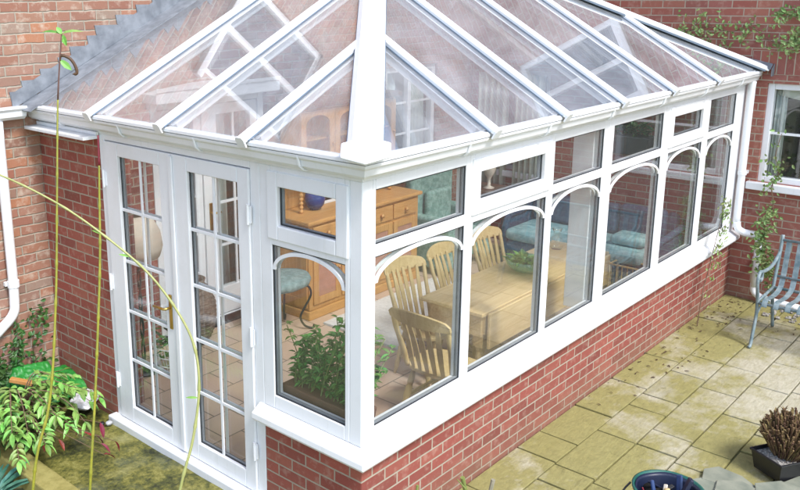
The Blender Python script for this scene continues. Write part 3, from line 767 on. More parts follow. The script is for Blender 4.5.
# left gutter + downpipe on the old wall
m = M(); k = [( .0,2.17),(.055,2.172),(.085,2.195),(.095,2.235),(.112,2.255),(.105,2.268),(.0,2.262)]
vs = [(xx, W-.012-q[0], q[1]+.03) for xx in (-5.4,-.14) for q in k]; kk = len(k)
m.add(vs, [tuple(range(kk)), tuple(range(kk,2*kk))]+[(i,(i+1)%kk,kk+(i+1)%kk,kk+i) for i in range(kk)])
g2 = m.build('gutter', 'pvc', H, bevel=.003)
m = M(); m.tube(smoothpath([(-.345,W-.05,2.2),(-.345,W-.05,1.2),(-.35,W-.05,.85),(-.37,W-.05,.74),(-.46,W-.05,.66),(-.62,W-.05,.56),(-1.2,W-.05,.26),(-1.62,W-.05,.06),(-1.70,W-.05,-.03)],5),.037,14)
d3 = m.build('downpipe', 'pvc', H, smooth=True)
m = M(); m.tube([(-.345,W-.05,.95),(-.345,W-.05,1.0)],.044,14); m.box((-.4,W-.03,.96),(-.29,W-.002,.99)); m.build('pipe_clip','pvc',d3)

exec_later = []
# ------------------------------------------------------------------ furniture
F0 = .05
# pine table with a hanging drop leaf
t = thing('dining_table', (2.9,.72,F0), 'long pale pine drop leaf table standing under the side windows', 'table')
m = M(); m.box((1.9,.462,.752),(3.98,1.02,.782)); m.build('tabletop', 'palepine', t, bevel=.006)
m = M(); m.box((1.95,.425,.50),(3.93,.449,.778)); m.build('drop_leaf', 'palepine', t, bevel=.006)
m = M(); m.box((1.96,.47,.60),(3.92,.492,.75)); m.box((1.96,.96,.60),(3.92,.982,.75)); m.box((1.94,.493,.58),(1.962,.959,.75)); m.box((3.91,.493,.58),(3.932,.959,.75)); m.build('apron', 'palepine', t, bevel=.003)
for x in (1.965,3.85):
    for y in (.497,.90):
        m = M(); pr = [(.028,F0),(.034,F0+.02),(.02,F0+.10),(.026,F0+.2),(.036,F0+.33),(.030,F0+.40),(.04,F0+.44)]
        m.lathe([(r,z) for r,z in pr], (x+.03,y+.03,0), 14); m.box((x-.008,y-.008,F0+.44),(x+.07,y+.07,.748)); m.build('leg', 'palepine', t, bevel=0)
m = M(); m.tube([(1.999,.53,F0+.14),(1.999,.93,F0+.14)],.015,8); m.tube([(2.0,.73,F0+.14),(3.88,.73,F0+.14)],.018,8); m.build('stretcher', 'palepine', t, smooth=True)

def chair():
    t = thing('farmhouse_chair', (0,0,0), 'x', 'chair', 'pine slat back chairs round the table')
    m = M(); sz = .45
    n = 20; pts_ = []
    for i in range(n):
        a = 2*math.pi*i/n; c, s_ = math.cos(a), math.sin(a)
        pts_.append((.225*math.copysign(abs(c)**.55, c)*(1.0 if s_ > 0 else .93), .215*math.copysign(abs(s_)**.55, s_)))
    m.slab([(x,y,sz-.034) for x,y in pts_], .034); m.build('seat', 'chairpine', t, bevel=.010, seg=3)
    for sx in (-1,1):
        for sy in (-1,1):
            a = V((.15*sx,.14*sy,sz-.03)); b = V((.21*sx,.20*sy,0)); d = b-a
            m = M(); m.tube([a, a+d*.12, a+d*.3, a+d*.36, a+d*.42, a+d*.6, a+d*.66, a+d*.72, b], [.015,.018,.024,.018,.025,.025,.018,.023,.014], 10); m.build('leg', 'chairpine', t, smooth=True)
    m = M(); zz = .17
    for sx in (-1,1): m.tube([(.19*sx,-.178,zz),(.19*sx,0,zz),(.19*sx,.178,zz)],[.010,.016,.010],8)
    m.tube([(-.19,0,zz),(0,0,zz),(.19,0,zz)],[.010,.016,.010],8); m.build('stretcher', 'chairpine', t, smooth=True)
    # crest rail: curved & arched board
    m = M(); n = 16; th = .022
    vs = []
    for i in range(n+1):
        s_ = -1+2*i/n; x = .235*s_; y = -.335+.05*(1-s_*s_)*-1+.05; zt = .985-.045*abs(s_)**2.2-.02*(abs(s_)>.95); zb = .875-.012*(1-s_*s_)+.0
        y2 = -.30-.055*(1-s_*s_)
        vs += [(x,y2,zb),(x,y2-.018,zt),(x,y2-.018-th,zt),(x,y2-th,zb)]
    m.add(vs, [(3,2,1,0),(n*4,n*4+1,n*4+2,n*4+3)]+[(i*4+j,i*4+4+j,i*4+4+(j+1)%4,i*4+(j+1)%4) for i in range(n) for j in range(4)])
    m.build('crest_rail', 'chairpine', t, bevel=.005)
    for sx in (-1,1):
        m = M(); m.tube(smoothpath([(.178*sx,-.185,sz-.01),(.192*sx,-.225,.60),(.205*sx,-.28,.76),(.212*sx,-.318,.90)],4),[.016,.018,.02,.022,.022,.02,.018,.017,.018,.019,.018,.016,.015],10); m.build('back_post', 'chairpine', t, smooth=True)
    for k in range(5):
        s_ = (k-2)/2.6; xb = .150*s_; xt = .175*s_
        m = M(); pth = smoothpath([(xb,-.195-.012*(1-s_*s_),sz-.01),(xb*1.02,-.235-.02*(1-s_*s_),.60),((xb+xt)/2,-.268-.035*(1-s_*s_),.75),(xt,-.31-.055*(1-s_*s_)+.008,.895)],4)
        ws = [.012+.009*math.sin(math.pi*min(1,i/(len(pth)-1)*1.0)) for i in range(len(pth))]
        vs = []
        for p, w_ in zip(pth, ws): vs += [p+V((-w_,-.005,0)), p+V((w_,-.005,0)), p+V((w_,.005,0)), p+V((-w_,.005,0))]
        kk = len(pth); m.add(vs, [(3,2,1,0),(kk*4-4,kk*4-3,kk*4-2,kk*4-1)]+[(i*4+j,i*4+(j+1)%4,i*4+4+(j+1)%4,i*4+4+j) for i in range(kk-1) for j in range(4)])
        m.build('slat', 'chairpine', t, bevel=.002)
    return t
ch = chair()
spots = [(1.60,.57,-90,'pine chair at the near end of the table, its back turned to the corner post'),
         (2.10,1.06,170,'pine chair on the far side of the table nearest the corner, white rug behind it'),
         (2.68,1.05,177,'middle pine chair of the far side, half behind the first mullion'),
         (3.34,1.05,176,'farthest pine chair, behind the glass bowl, seen through the second window')]
for i, (x,y,a,lb) in enumerate(spots):
    c = ch if i == 0 else clone(ch); c.location = (x,y,F0); c.rotation_euler.z = R(a); c.scale = (1.1,1.0,.93) if i == 0 else (.96,.96,.925); c['label'] = lb; c['category'] = 'chair'; c['group'] = 'pine slat back chairs round the table'

# bowl of leaves
t = thing('glass_bowl', (2.98,.74,.782), 'green glass bowl of leaves standing on the table', 'bowl')
m = M(); m.lathe([(.06,0),(.10,.015),(.15,.06),(.165,.11),(.158,.108),(.142,.06),(.09,.022),(.0,.015)], (2.98,.74,.783), 28); MT['greenglass'] = glassmat('green_bowl_glass', (.62,.86,.68), .22, (.45,.72,.55)); m.build('bowl', 'greenglass', t, smooth=True)
m = M()
for i in range(70):
    a = rnd(0,6.28); r = rnd(0,.12); p = V((2.98+r*math.cos(a), .74+r*math.sin(a), .83+rnd(0,.07))); m.leaf(p, (math.cos(a),math.sin(a),rnd(.1,1.2)), (0,0,1), rnd(.05,.10), rnd(.03,.05))
m.build('foliage', 'limeleaf', t)
m = M(); m.lathe([(.05,0),(.06,.02),(.045,.10),(.03,.15),(.045,.19),(.04,.19),(.025,.15),(.0,.02)], (3.75,.86,.783), 20); t = m.top('clear_vase', 'houseglass', 'small clear glass vase of green sprigs at the far end of the table', 'vase', smooth=True)

# dresser
DX0, DX1, DY0, DY1 = 2.28, 3.96, 2.58, 3.08
t = thing('pine_dresser', ((DX0+DX1)/2,(DY0+DY1)/2,F0), 'honey pine dresser with drawers and a glazed top standing against the back wall', 'dresser')
m = M(); m.box((DX0,DY0,F0+.09),(DX1,DY1,.98)); m.build('carcass', 'pine', t, bevel=.006)
m = M(); m.box((DX0-.02,DY0-.02,F0),(DX1+.02,DY1,F0+.088)); m.build('plinth', 'pine_h', t, bevel=.012)
m = M(); m.box((DX0-.035,DY0-.035,.982),(DX1+.035,DY1,1.02)); m.build('top_board', 'pine_h', t, bevel=.01)
nx = 4; w_ = (DX1-DX0-.08)/nx
for i in range(nx):
    a = DX0+.04+w_*i+.01; b = a+w_-.02
    m = M(); m.box((a,DY0-.016,.80),(b,DY0-.001,.955)); d = m.build('drawer', 'pine_h', t, bevel=.005)
    m = M(); m.lathe([(.0,-.0),(.010,.0),(.012,.012),(.022,.02),(.02,.032),(.0,.036)],(0,0,0),12); m.v = [((a+b)/2+x, DY0-.016-z, .875+y) for x,y,z in m.v]; m.build('knob', 'pine', d, smooth=True)
    m = M(); ring(m, lambda u,dd,z:(u,DY0+dd,z), a,b,.19,.77,.07,-.016,-.001); d = m.build('door', 'pine', t, bevel=.004)
    m = M(); m.box((a+.068,DY0-.008,.262),(b-.068,DY0-.002,.70)); m.build('panel', 'pinkpanel', d)
    m = M(); m.lathe([(.0,-.0),(.008,.0),(.016,.016),(.0,.026)],(0,0,0),10); m.v = [((b-.03)+x, DY0-.016-z, .5+y) for x,y,z in m.v]; m.build('knob', 'pine', d, smooth=True)
for sd in (0,):
    m = M(); ring(m, lambda u,dd,z:(DX0-.001-dd,u,z), DY0+.02,DY1-.02,.17,.95,.08,0,.012); m.build('side_frame', 'pine', t, bevel=.004)
HX0, HX1, HY0 = 2.42, 3.84, 2.80
m = M(); m.box((HX0,HY0+.02,1.42),(HX0+.02,DY1,2.0)); m.box((HX1-.02,HY0+.02,1.42),(HX1,DY1,2.0)); m.box((HX0+.021,DY1-.02,1.022),(HX1-.021,DY1-.001,2.0)); m.box((HX0+.021,HY0+.02,1.42),(HX1-.021,DY1-.021,1.445)); m.box((HX0,HY0+.02,2.001),(HX1,DY1,2.02)); m.box((HX0+.021,HY0+.05,1.70),(HX1-.021,DY1-.021,1.715)); m.build('hutch', 'pine', t, bevel=.003)
m = M(); m.box((HX0-.05,HY0-.05,2.021),(HX1+.05,DY1,2.075)); m.build('cornice', 'darkwood', t, bevel=.015)
nd = 3; w_ = (HX1-HX0)/nd
for i in range(nd):
    a = HX0+w_*i+.003; b = a+w_-.006; c_ = (a+b)/2
    # arched glazed door: frame with arched opening
    m = M(); r_ = (b-a)/2-.07; zc = 1.86-.0; n = 14
    arcp = [(c_+r_*math.cos(math.pi*k_/n), zc-r_*.0+ (r_*.55)*math.sin(math.pi*k_/n)) for k_ in range(n+1)]
    y0, y1 = HY0, HY0+.019
    def fan(pa, pb):
        m.add([(pa[0],y0,pa[1]),(pb[0],y0,pb[1]),(pb[0],y0,1.995),(pa[0],y0,1.995),(pa[0],y1,pa[1]),(pb[0],y1,pb[1]),(pb[0],y1,1.995),(pa[0],y1,1.995)],[(0,1,2,3),(7,6,5,4),(0,4,5,1),(3,2,6,7)])
    for q0,q1 in zip(arcp,arcp[1:]): fan(q0,q1)
    m.box((a,y0,1.45),(c_-r_,y1,1.995)); m.box((c_+r_,y0,1.45),(b,y1,1.995)); m.box((c_-r_,y0,1.45),(c_+r_,y1,1.51)); d = m.build('cabinet_door', 'pine', t)
    m = M(); m.box((c_-r_-.01,HY0+.012,1.50),(c_+r_+.01,HY0+.016,1.985)); m.build('pane', 'houseglass', d)
    m = M(); m.tube([(b-.03,HY0-.002,1.66),(b-.03,HY0-.02,1.66)],.011,10); m.build('knob','pine',d)
for x in (HX0+.035, HX1-.035):
    m = M(); pr = []; z = 1.022
    while z < 1.40: pr += [(.013,z),(.022,z+.012),(.022,z+.024),(.013,z+.036)]; z += .04
    pr.append((.02,1.419)); m.lathe(pr,(x,HY0+.045,0),12); m.build('beaded_column', 'pine', t, smooth=True)
m = M(); m.lathe([(.05,0),(.09,.05),(.105,.11),(.09,.17),(.05,.205),(.045,.24),(.06,.255),(.05,.255),(.0,.20)], (2.66,2.86,1.021), 24); m.top('blue_vase', 'blueglaze', 'dark blue glazed vase on the dresser under the glazed top', 'vase', smooth=True)
t = thing('framed_picture', (2.98,2.95,1.021), 'small dark picture in a white frame leaning on the dresser', 'picture')
m = M(); ring(m, lambda u,dd,z:(u,2.93+dd,z), 2.83,3.13,1.022,1.25,.03,0,.02); m.build('frame','pvc',t,bevel=.003)
m = M(); m.box((2.86,2.94,1.052),(3.10,2.95,1.22)); m.build('print','dark',t)
for i,(x,z,c) in enumerate([(2.62,1.716,'blue and white plate'),(2.95,1.716,'blue and white plate')]):
    pass
m = M()
for x in (2.62,3.1,3.6):
    m.lathe([(.0,0),(.035,.0),(.055,.05),(.05,.09),(.04,.09),(.0,.01)],(x,2.96,1.446),14)
m.top('glass_tumblers', 'houseglass', 'row of glasses inside the glazed top of the dresser', 'glasses') if False else None

# stool with scrolled iron legs
t = thing('iron_stool', (1.94,2.60,F0), 'grey green upholstered stool with curved black iron legs before the dresser', 'stool')
sx0, sy0 = 1.94, 2.60
m = M(); m.lathe([(.0,.0),(.24,.0),(.285,.02),(.30,.055),(.28,.09),(.18,.11),(.0,.118)], (sx0,sy0,.48), 28, 1, .8); m.build('seat', 'stoolfab', t, smooth=True)
for a in (45,135,225,315):
    ca, sa = math.cos(R(a)), math.sin(R(a)); P_ = lambda r,z: (sx0+r*ca, sy0+r*sa*.85, z)
    m = M(); m.tube(smoothpath([P_(.20,.49),P_(.27,.46),P_(.285,.38),P_(.22,.26),P_(.18,.17),P_(.22,.09),P_(.285,F0+.012),P_(.31,F0+.02),P_(.315,F0+.045)],4),.0105,8); m.build('leg', 'iron', t, smooth=True)
# rug
m = M(); n = 22
grid(m, 2.3,4.05,1.52,2.42,F0+.022,.006,.05); ob = m.top('floor_rug','rug','white rug lying on the tiles between the table and the dresser','rug'); ob.modifiers.new('s','SOLIDIFY').thickness=.02
# wicker urn
t = thing('wicker_urn', (1.22,2.98,F0), 'tall woven wicker urn standing by the white back door', 'urn')
m = M(); pr = [(.09,0),(.13,.04),(.175,.14),(.20,.27),(.195,.38),(.16,.48),(.12,.54),(.10,.56),(.115,.60),(.10,.60),(.085,.56),(.0,.30)]
m.lathe(pr,(1.22,2.98,F0),32); m.build('body','wicker',t,smooth=True)
m = M()
for k in range(14):
    z = .03+k*.038; r_ = None
    for (r0,z0_),(r1,z1_) in zip(pr,pr[1:]):
        if z0_<=z<=z1_: r_ = r0+(r1-r0)*(z-z0_)/(z1_-z0_)
    if r_:
        pts_ = [(1.22+(r_+.004*math.sin(j*4))*math.cos(j*math.pi/16),2.98+(r_+.004*math.sin(j*4))*math.sin(j*math.pi/16),F0+z) for j in range(33)]
        m.tube(pts_,.006,5,cap=False)
m.build('woven_bands','wicker',t,smooth=True)
# lamp
t = thing('floor_lamp', (.56,2.84,F0), 'lamp with a wide cream shade on a black iron stand beside the brick pier', 'lamp')
m = M(); m.lathe([(.10,1.02),(.19,1.04),(.215,1.12),(.20,1.24),(.15,1.34),(.09,1.38),(.08,1.375),(.14,1.33),(.19,1.24),(.205,1.12),(.18,1.045)],(.56,2.84,0),32); m.build('lamp_shade','cream',t,smooth=True)
m = M(); m.lathe([(.14,0),(.14,.015),(.03,.03)],(.56,2.84,F0),20)
for a in (0,2.1,4.2): m.tube([(.56+.022*math.cos(a+k*.5),2.84+.022*math.sin(a+k*.5),F0+.02+k*.05) for k in range(20)],.009,6)
m.build('stand','iron',t,smooth=True)
# wire basket of plants
t = thing('wire_basket', (.72,2.62,F0), 'white wire plant basket on the tiles behind the left door', 'basket')
m = M()
for z,r_ in ((.02,.11),(.10,.14),(.18,.16),(.26,.17)):
    m.tube([(.72+r_*math.cos(j*math.pi/10),2.62+r_*math.sin(j*math.pi/10),F0+z) for j in range(21)],.005,5,cap=False)
for j in range(14):
    a = j*2*math.pi/14; m.tube([(.72+.11*math.cos(a),2.62+.11*math.sin(a),F0+.02),(.72+.17*math.cos(a),2.62+.17*math.sin(a),F0+.26)],.0035,5)
m.build('wire','pvc',t)
m = M()
for i in range(90):
    a = rnd(0,6.28); r = rnd(0,.14); m.leaf((.72+r*math.cos(a),2.62+r*math.sin(a),F0+rnd(.1,.42)),(math.cos(a),math.sin(a),rnd(-.3,1)),(0,0,1),rnd(.06,.13),rnd(.02,.045))
m.build('foliage','darkleaf',t)
# armchair
t = thing('high_back_armchair', (4.55,2.55,F0), 'high backed armchair in mottled green fabric beside the dresser', 'armchair')
m = M(); m.box((4.25,2.3,.20),(4.85,2.85,.50)); m.build('seat','mottled',t,bevel=.05,seg=4)
n = 16; m = M(); vs=[]
prof_ = [(4.16+.78*i/n, 1.24-.10*abs(-1+2*i/n)**3) for i in range(n+1)]
poly = [(4.16,2.80,.25),(4.94,2.80,.25)]+[(u,2.74+.06,z) for u,z in reversed(prof_)]
k_ = len(poly); m.add([V(p) for p in poly]+[V(p)+V((0,.13,.0)) for p in poly],[tuple(range(k_)),tuple(range(k_,2*k_))]+[(i,(i+1)%k_,k_+(i+1)%k_,k_+i) for i in range(k_)]); m.build('backrest','mottled',t,bevel=.045,seg=4)
for x0,x1 in ((4.13,4.245),(4.855,4.97)):
    m = M(); m.box((x0,2.28,.12),(x1,2.86,.70)); m.build('arm','mottled',t,bevel=.045,seg=4)
for x in (4.2,4.9):
    for y in (2.34,2.86):
        m = M(); m.tube([(x,y,F0),(x,y,.2)],[.015,.024],10); m.build('leg','darkwood',t)
m = M(); m.box((4.33,2.70,.52),(4.78,2.785,.92)); m.build('cushion','mottled',t,bevel=.04,seg=4)
# side table
t = thing('side_table', (5.32,2.62,F0), 'small dark wooden side table in the far corner beyond the armchair', 'table')
m = M(); m.box((5.08,2.38,.79),(5.56,2.86,.82)); m.build('tabletop','darkwood',t,bevel=.006)
m = M(); m.box((5.12,2.42,.55),(5.52,2.82,.788)); m.build('drawer_box','darkwood',t,bevel=.004)
for x in (5.13,5.47):
    for y in (2.43,2.77):
        m = M(); m.box((x,y,F0),(x+.04,y+.04,.549)); m.build('leg','darkwood',t)
m = M(); m.lathe([(.0,0),(.06,.0),(.065,.01),(.02,.03),(.018,.12),(.05,.16),(.075,.23),(.06,.30),(.02,.33),(.0,.335)],(5.3,2.55,.821),20); m.top('white_table_lamp','cream','small cream table lamp on the dark side table','lamp',smooth=True)
# wicker sofa
t = thing('wicker_sofa', (5.35,1.35,F0), 'dark blue wicker sofa with teal seat cushions under the right hand wall', 'sofa')
m = M(); m.box((5.0,.52,.12),(5.62,2.12,.36)); m.build('base','bluewicker',t,bevel=.03,seg=3)
m = M(); n = 24; vs = []
for i in range(n+1):
    y = .5+1.64*i/n; zt = .78+.03*math.sin(i*2.1)
    vs += [(5.58,y,.30),(5.66,y,zt),(5.76,y,zt-.02),(5.72,y,.30)]
m.add(vs,[(3,2,1,0),(n*4,n*4+1,n*4+2,n*4+3)]+[(i*4+j,i*4+4+j,i*4+4+(j+1)%4,i*4+(j+1)%4) for i in range(n) for j in range(4)]); m.build('backrest','bluewicker',t,bevel=.02)
for k_ in range(3):
    y0 = .56+k_*.515
    m = M(); m.box((5.50,y0+.01,.50),(5.63,y0+.50,.84-.02*k_)); m.build('back_cushion','bluewicker',t,bevel=.05,seg=4)
    m = M(); m.box((4.93,y0,.365),(5.55,y0+.51,.495)); m.build('seat_cushion','teal',t,bevel=.05,seg=4)
for y in (.44,2.13):
    m = M(); m.tube(smoothpath([(5.02,y,.08),(5.0,y,.4),(5.05,y,.60),(5.3,y,.63),(5.66,y,.66)],5),.035,10); m.box((5.03,y-.02,.1),(5.66,y+.02,.58)); m.build('arm','bluewicker',t,smooth=False)
m = M(); m.box((5.12,.62,.50),(5.42,.98,.60)); m.top('scatter_cushion','teal','loose teal cushion lying at the near end of the sofa','cushion',bevel=.045,seg=4)
# bamboo rack
t = thing('bamboo_rack', (4.95,.62,F0), 'small bamboo magazine rack on the tiles in front of the sofa', 'rack')
m = M()
for x in (4.78,4.98):
    for y in (.42,.80): m.tube([(x,y,F0),(x,y,.42)],.012,8)
for z in (.12,.40):
    for x in (4.78,4.98): m.tube([(x,.40,z),(x,.82,z)],.010,8)
    for y in (.42,.80): m.tube([(4.77,y,z),(4.99,y,z)],.010,8)
m.build('frame','cane',t,smooth=True)
m = M()
for k_ in range(7): m.tube([(4.78,.45+k_*.055,.12),(4.78,.45+k_*.055,.40)],.005,6)
for k_ in range(6): m.tube([(4.80+k_*.033,.42,.13),(4.80+k_*.033,.80,.13)],.005,6)
m.build('spindles','cane',t)
# window trough and plant
t = thing('plant_trough', (.16,.38,.69), 'bushy green plant in a brown trough on the inner sill behind the corner windows', 'plant')
m = M(); tz=.692
m.add([(.095,.10,tz),(.225,.10,tz),(.225,.68,tz),(.095,.68,tz),(.085,.09,tz+.12),(.245,.09,tz+.12),(.245,.70,tz+.12),(.085,.70,tz+.12)],[(0,3,2,1),(0,1,5,4),(1,2,6,5),(2,3,7,6),(3,0,4,7),(4,5,6,7)]); m.build('trough','terracotta',t,bevel=.006)
m = M(); lf = M()
for i in range(58):
    y0 = rnd(.12,.66); x0 = rnd(.11,.22); h = rnd(.10,.44)*(1.15-abs(y0-.30)*1.0); tip = V((x0+rnd(-.03,.22), y0+rnd(-.14,.14)-.0, tz+.12+h))
    tip.x = max(.10, tip.x); tip.y=max(.09,tip.y)
    pth = smoothpath([(x0,y0,tz+.11),(x0*.6+tip.x*.4,y0*.6+tip.y*.4,tz+.12+h*.5),tip],4); m.tube(pth,[.003]*len(pth),5)
    for q in pth[2:]:
        for s_ in range(3):
            a = rnd(0,6.28); d = V((math.cos(a),math.sin(a),rnd(-.2,.6)))
            lp = q+V((rnd(-.012,.012),rnd(-.012,.012),0)); L_ = rnd(.035,.065)
            if lp.x+d.x*L_ < .085: d.x = abs(d.x)
            if lp.y+d.y*L_ < .085: d.y = abs(d.y)
            lf.leaf(lp, d, (0,0,1), L_, rnd(.02,.034))
m.build('stem','greenstem',t); lf.build('foliage','leaf',t)
# hanging fern seen through the fourth window? potted plant on the inner sill
t = thing('potted_fern', (3.35,.16,.69), 'potted fern on the inner sill seen through the fourth window', 'plant') if False else None

t = thing('wall_planter', (5.68,1.08,1.36), 'dark grey wall planter of bushy foliage on the inner end wall', 'planter')
m = M(); m.add([(5.60,.88,1.36),(5.81,.88,1.36),(5.81,1.28,1.36),(5.60,1.28,1.36),(5.56,.83,1.56),(5.815,.83,1.56),(5.815,1.33,1.56),(5.56,1.33,1.56)],[(0,3,2,1),(0,1,5,4),(1,2,6,5),(2,3,7,6),(3,0,4,7),(4,5,6,7)]); m.build('trough','trough',t,bevel=.01)
m = M()
for i in range(160):
    a = rnd(0,6.28); m.leaf((rnd(5.60,5.76),rnd(.86,1.30),rnd(1.56,1.68)),(math.cos(a)*.6-.2,math.sin(a),rnd(-.2,1)),(0,0,1),rnd(.05,.11),rnd(.025,.05))
m.build('foliage','darkleaf',t)
# ------------------------------------------------------------------ garden bench
t = thing('garden_bench', (4.85,-1.2,0), 'weathered teal metal garden bench with vertical back slats on the patio', 'bench')
BY0, BY1 = -.63, -1.85
m = M()
for s_ in range(13):   # seat slats run front to back with a curved profile
    y = BY0-.06-(abs(BY1-BY0)-.12)*s_/12
    pth = smoothpath([(4.57,y,.385),(4.60,y,.435),(4.70,y,.43),(4.85,y,.415),(4.98,y,.43),(5.03,y,.455)],3)
    vs=[]
    for p in pth: vs += [p+V((0,-.021,0)),p+V((0,.021,0)),p+V((0,.021,-.006)),p+V((0,-.021,-.006))]
    k_=len(pth); m.add(vs,[(0,1,2,3),(k_*4-1,k_*4-2,k_*4-3,k_*4-4)]+[(i*4+j,i*4+4+j,i*4+4+(j+1)%4,i*4+(j+1)%4) for i in range(k_-1) for j in range(4)])
m.build('seat','benchpaint',t)
m = M(); m.tube([(4.59,BY0,.40),(4.59,BY1,.40)],.014,8); m.tube([(5.02,BY0,.43),(5.02,BY1,.43)],.014,8); m.build('seat_rail','benchpaint',t,smooth=True)
m = M()
for s_ in range(13):
    y = BY0-.06-(abs(BY1-BY0)-.12)*s_/12
    pth = smoothpath([(5.03,y,.455),(5.07,y,.56),(5.10,y,.72),(5.13,y,.86)],3); vs=[]
    for p in pth: vs += [p+V((0,-.022,0)),p+V((0,.022,0)),p+V((.007,.022,0)),p+V((.007,-.022,0))]
    k_=len(pth); m.add(vs,[(0,1,2,3),(k_*4-1,k_*4-2,k_*4-3,k_*4-4)]+[(i*4+j,i*4+4+j,i*4+4+(j+1)%4,i*4+(j+1)%4) for i in range(k_-1) for j in range(4)])
m.build('backrest','benchpaint',t)
m = M(); m.tube([(5.06,BY0,.53),(5.06,BY1,.53)],.012,8); m.tube([(5.13,BY0,.855),(5.13,BY1,.855)],.013,8); m.build('back_rail','benchpaint',t,smooth=True)
for y in (BY0,BY1):
    m = M(); m.tube(smoothpath([(4.50,y,.014),(4.53,y,.02),(4.555,y,.10),(4.60,y,.28),(4.59,y,.40),(4.56,y,.50),(4.53,y,.58),(4.53,y,.645),(4.57,y,.685),(4.62,y,.67),(4.63,y,.62),(4.60,y,.60),(4.585,y,.625)],4),.015,8); m.build('leg','benchpaint',t,smooth=True)
    m = M(); m.tube(smoothpath([(5.16,y,.012),(5.11,y,.15),(5.03,y,.36),(5.03,y,.46),(5.07,y,.60),(5.11,y,.76),(5.14,y,.90)],4),.015,8); m.build('leg','benchpaint',t,smooth=True)
    m = M(); m.tube(smoothpath([(4.58,y,.685),(4.70,y,.665),(4.88,y,.66),(5.02,y,.70),(5.10,y,.74)],4),.015,8); m.build('arm','benchpaint',t,smooth=True)
    m = M(); m.tube([(4.59,y,.41),(5.03,y,.43)],.013,8); m.tube(smoothpath([(4.6,y,.28),(4.75,y,.36),(4.85,y,.41)],3),.009,6); m.build('side_rail','benchpaint',t,smooth=True)

# ------------------------------------------------------------------ tray of dry stalks
cx, cy = 2.53, -1.44; an = R(-28)
def rot(x,y): return (cx+x*math.cos(an)-y*math.sin(an), cy+x*math.sin(an)+y*math.cos(an))
t = thing('plant_tray', (cx,cy,.02), 'black plastic tray of grit and dry brown stalks by the pale slates', 'planter')
m = M(); a_, b_, h_ = .19,.15,.13
def rb(m, a, b, z0, a2, b2, z1, floor=True):
    vs = [(*rot(x,y),z0) for x,y in ((-a,-b),(a,-b),(a,b),(-a,b))]+[(*rot(x,y),z1) for x,y in ((-a2,-b2),(a2,-b2),(a2,b2),(-a2,b2))]
    m.add(vs,[(0,3,2,1),(0,1,5,4),(1,2,6,5),(2,3,7,6),(3,0,4,7)])
ob = None
rb(m,.135,.10,.022,.155,.12,.15); tr0 = m.build('tray','blackplastic',t); md = tr0.modifiers.new('s','SOLIDIFY'); md.thickness=.006
m = M()
for (x0,y0,x1,y1) in ((-.163,-.128,.163,-.115),(-.163,.115,.163,.128),(-.163,-.115,-.15,.115),(.15,-.115,.163,.115)):
    m.add([(*rot(x,y),z) for z in (.140,.156) for x,y in ((x0,y0),(x1,y0),(x1,y1),(x0,y1))],[(0,3,2,1),(4,5,6,7),(0,1,5,4),(1,2,6,5),(2,3,7,6),(3,0,4,7)])
m.build('rim','blackplastic',t,bevel=.004)
m = M(); m.add([(*rot(x,y),z) for z in (.10,.133) for x,y in ((-.147,-.112),(.147,-.112),(.147,.112),(-.147,.112))],[(0,3,2,1),(4,5,6,7),(0,1,5,4),(1,2,6,5),(2,3,7,6),(3,0,4,7)])
for i in range(160):
    x,y = rot(rnd(-.14,.14),rnd(-.105,.105)); s_=rnd(.004,.010); m.blob((x,y,.135),(s_,s_,s_*.7),6,4,i,.2)
m.build('grit','whitegrit',t)
m = M()
for i in range(640):
    a = rnd(0,6.28); rr = math.sqrt(rnd(0,1)); bx_,by_ = rot(.05+rr*.115*math.cos(a), .0+rr*.10*math.sin(a))
    d = V((math.cos(a)*rr*.62+rnd(-.15,.15), math.sin(a)*rr*.62+rnd(-.15,.15), rnd(.9,1.3))).normalized(); h = rnd(.17,.29)*(1.12-.42*rr*rr)
    p0 = V((bx_,by_,.13)); p1 = p0+d*h
    m.tube([p0,p0+d*h*.5+V((rnd(-.01,.01),rnd(-.01,.01),0)),p1],[.0035,.0035,.0055],5)
    if 1: m.leaf(p1-d*rnd(.01,.08), d+V((rnd(-.6,.6),rnd(-.6,.6),rnd(-.3,.5))), (0,0,1), rnd(.02,.045), .012); m.leaf(p0+d*h*rnd(.3,1), V((rnd(-1,1),rnd(-1,1),rnd(-.2,1))), (0,0,1), rnd(.012,.03), .010)
m.build('stalks','drytuft',t)

# pale slates
spec = [((2.02,-1.15),.17,.13,0),((2.20,-1.20),.19,.13,1),((1.84,-1.24),.16,.13,2),((2.40,-1.62),.17,.13,3),((2.06,-1.36),.20,.15,4),((2.24,-1.52),.18,.13,5),((2.62,-1.66),.18,.12,6),((1.85,-1.48),.2,.15,7)]
sl = ['pale slate piece nearest the bucket','flat pale slate touching the near edge of the black tray','pale slate lying below the bucket','pale slate on the right beneath the black tray','broad pale slate in the middle of the slate pile','pale slate tucked under the right of the pile','pale slate at the right hand end of the pile','pale slate at the bottom edge of the pile']
for (c_,a_,b_,sd) in spec:
    random.seed(140+sd); n = 6; ang = rnd(0,3)
    z = .0062+.0045*sd
    pts_ = []
    for i in range(n):
        th = 2*math.pi*i/n; rr = rnd(.72,1.2); x = a_*rr*math.cos(th); y = b_*rr*math.sin(th)
        pts_.append((c_[0]+x*math.cos(ang)-y*math.sin(ang), c_[1]+x*math.sin(ang)+y*math.cos(ang), z))
    m = M(); m.slab(pts_, .017); m.top('slate_piece','slate',sl[sd],'slate','broken pale slates lying on the patio',bevel=.004)
random.seed(11)
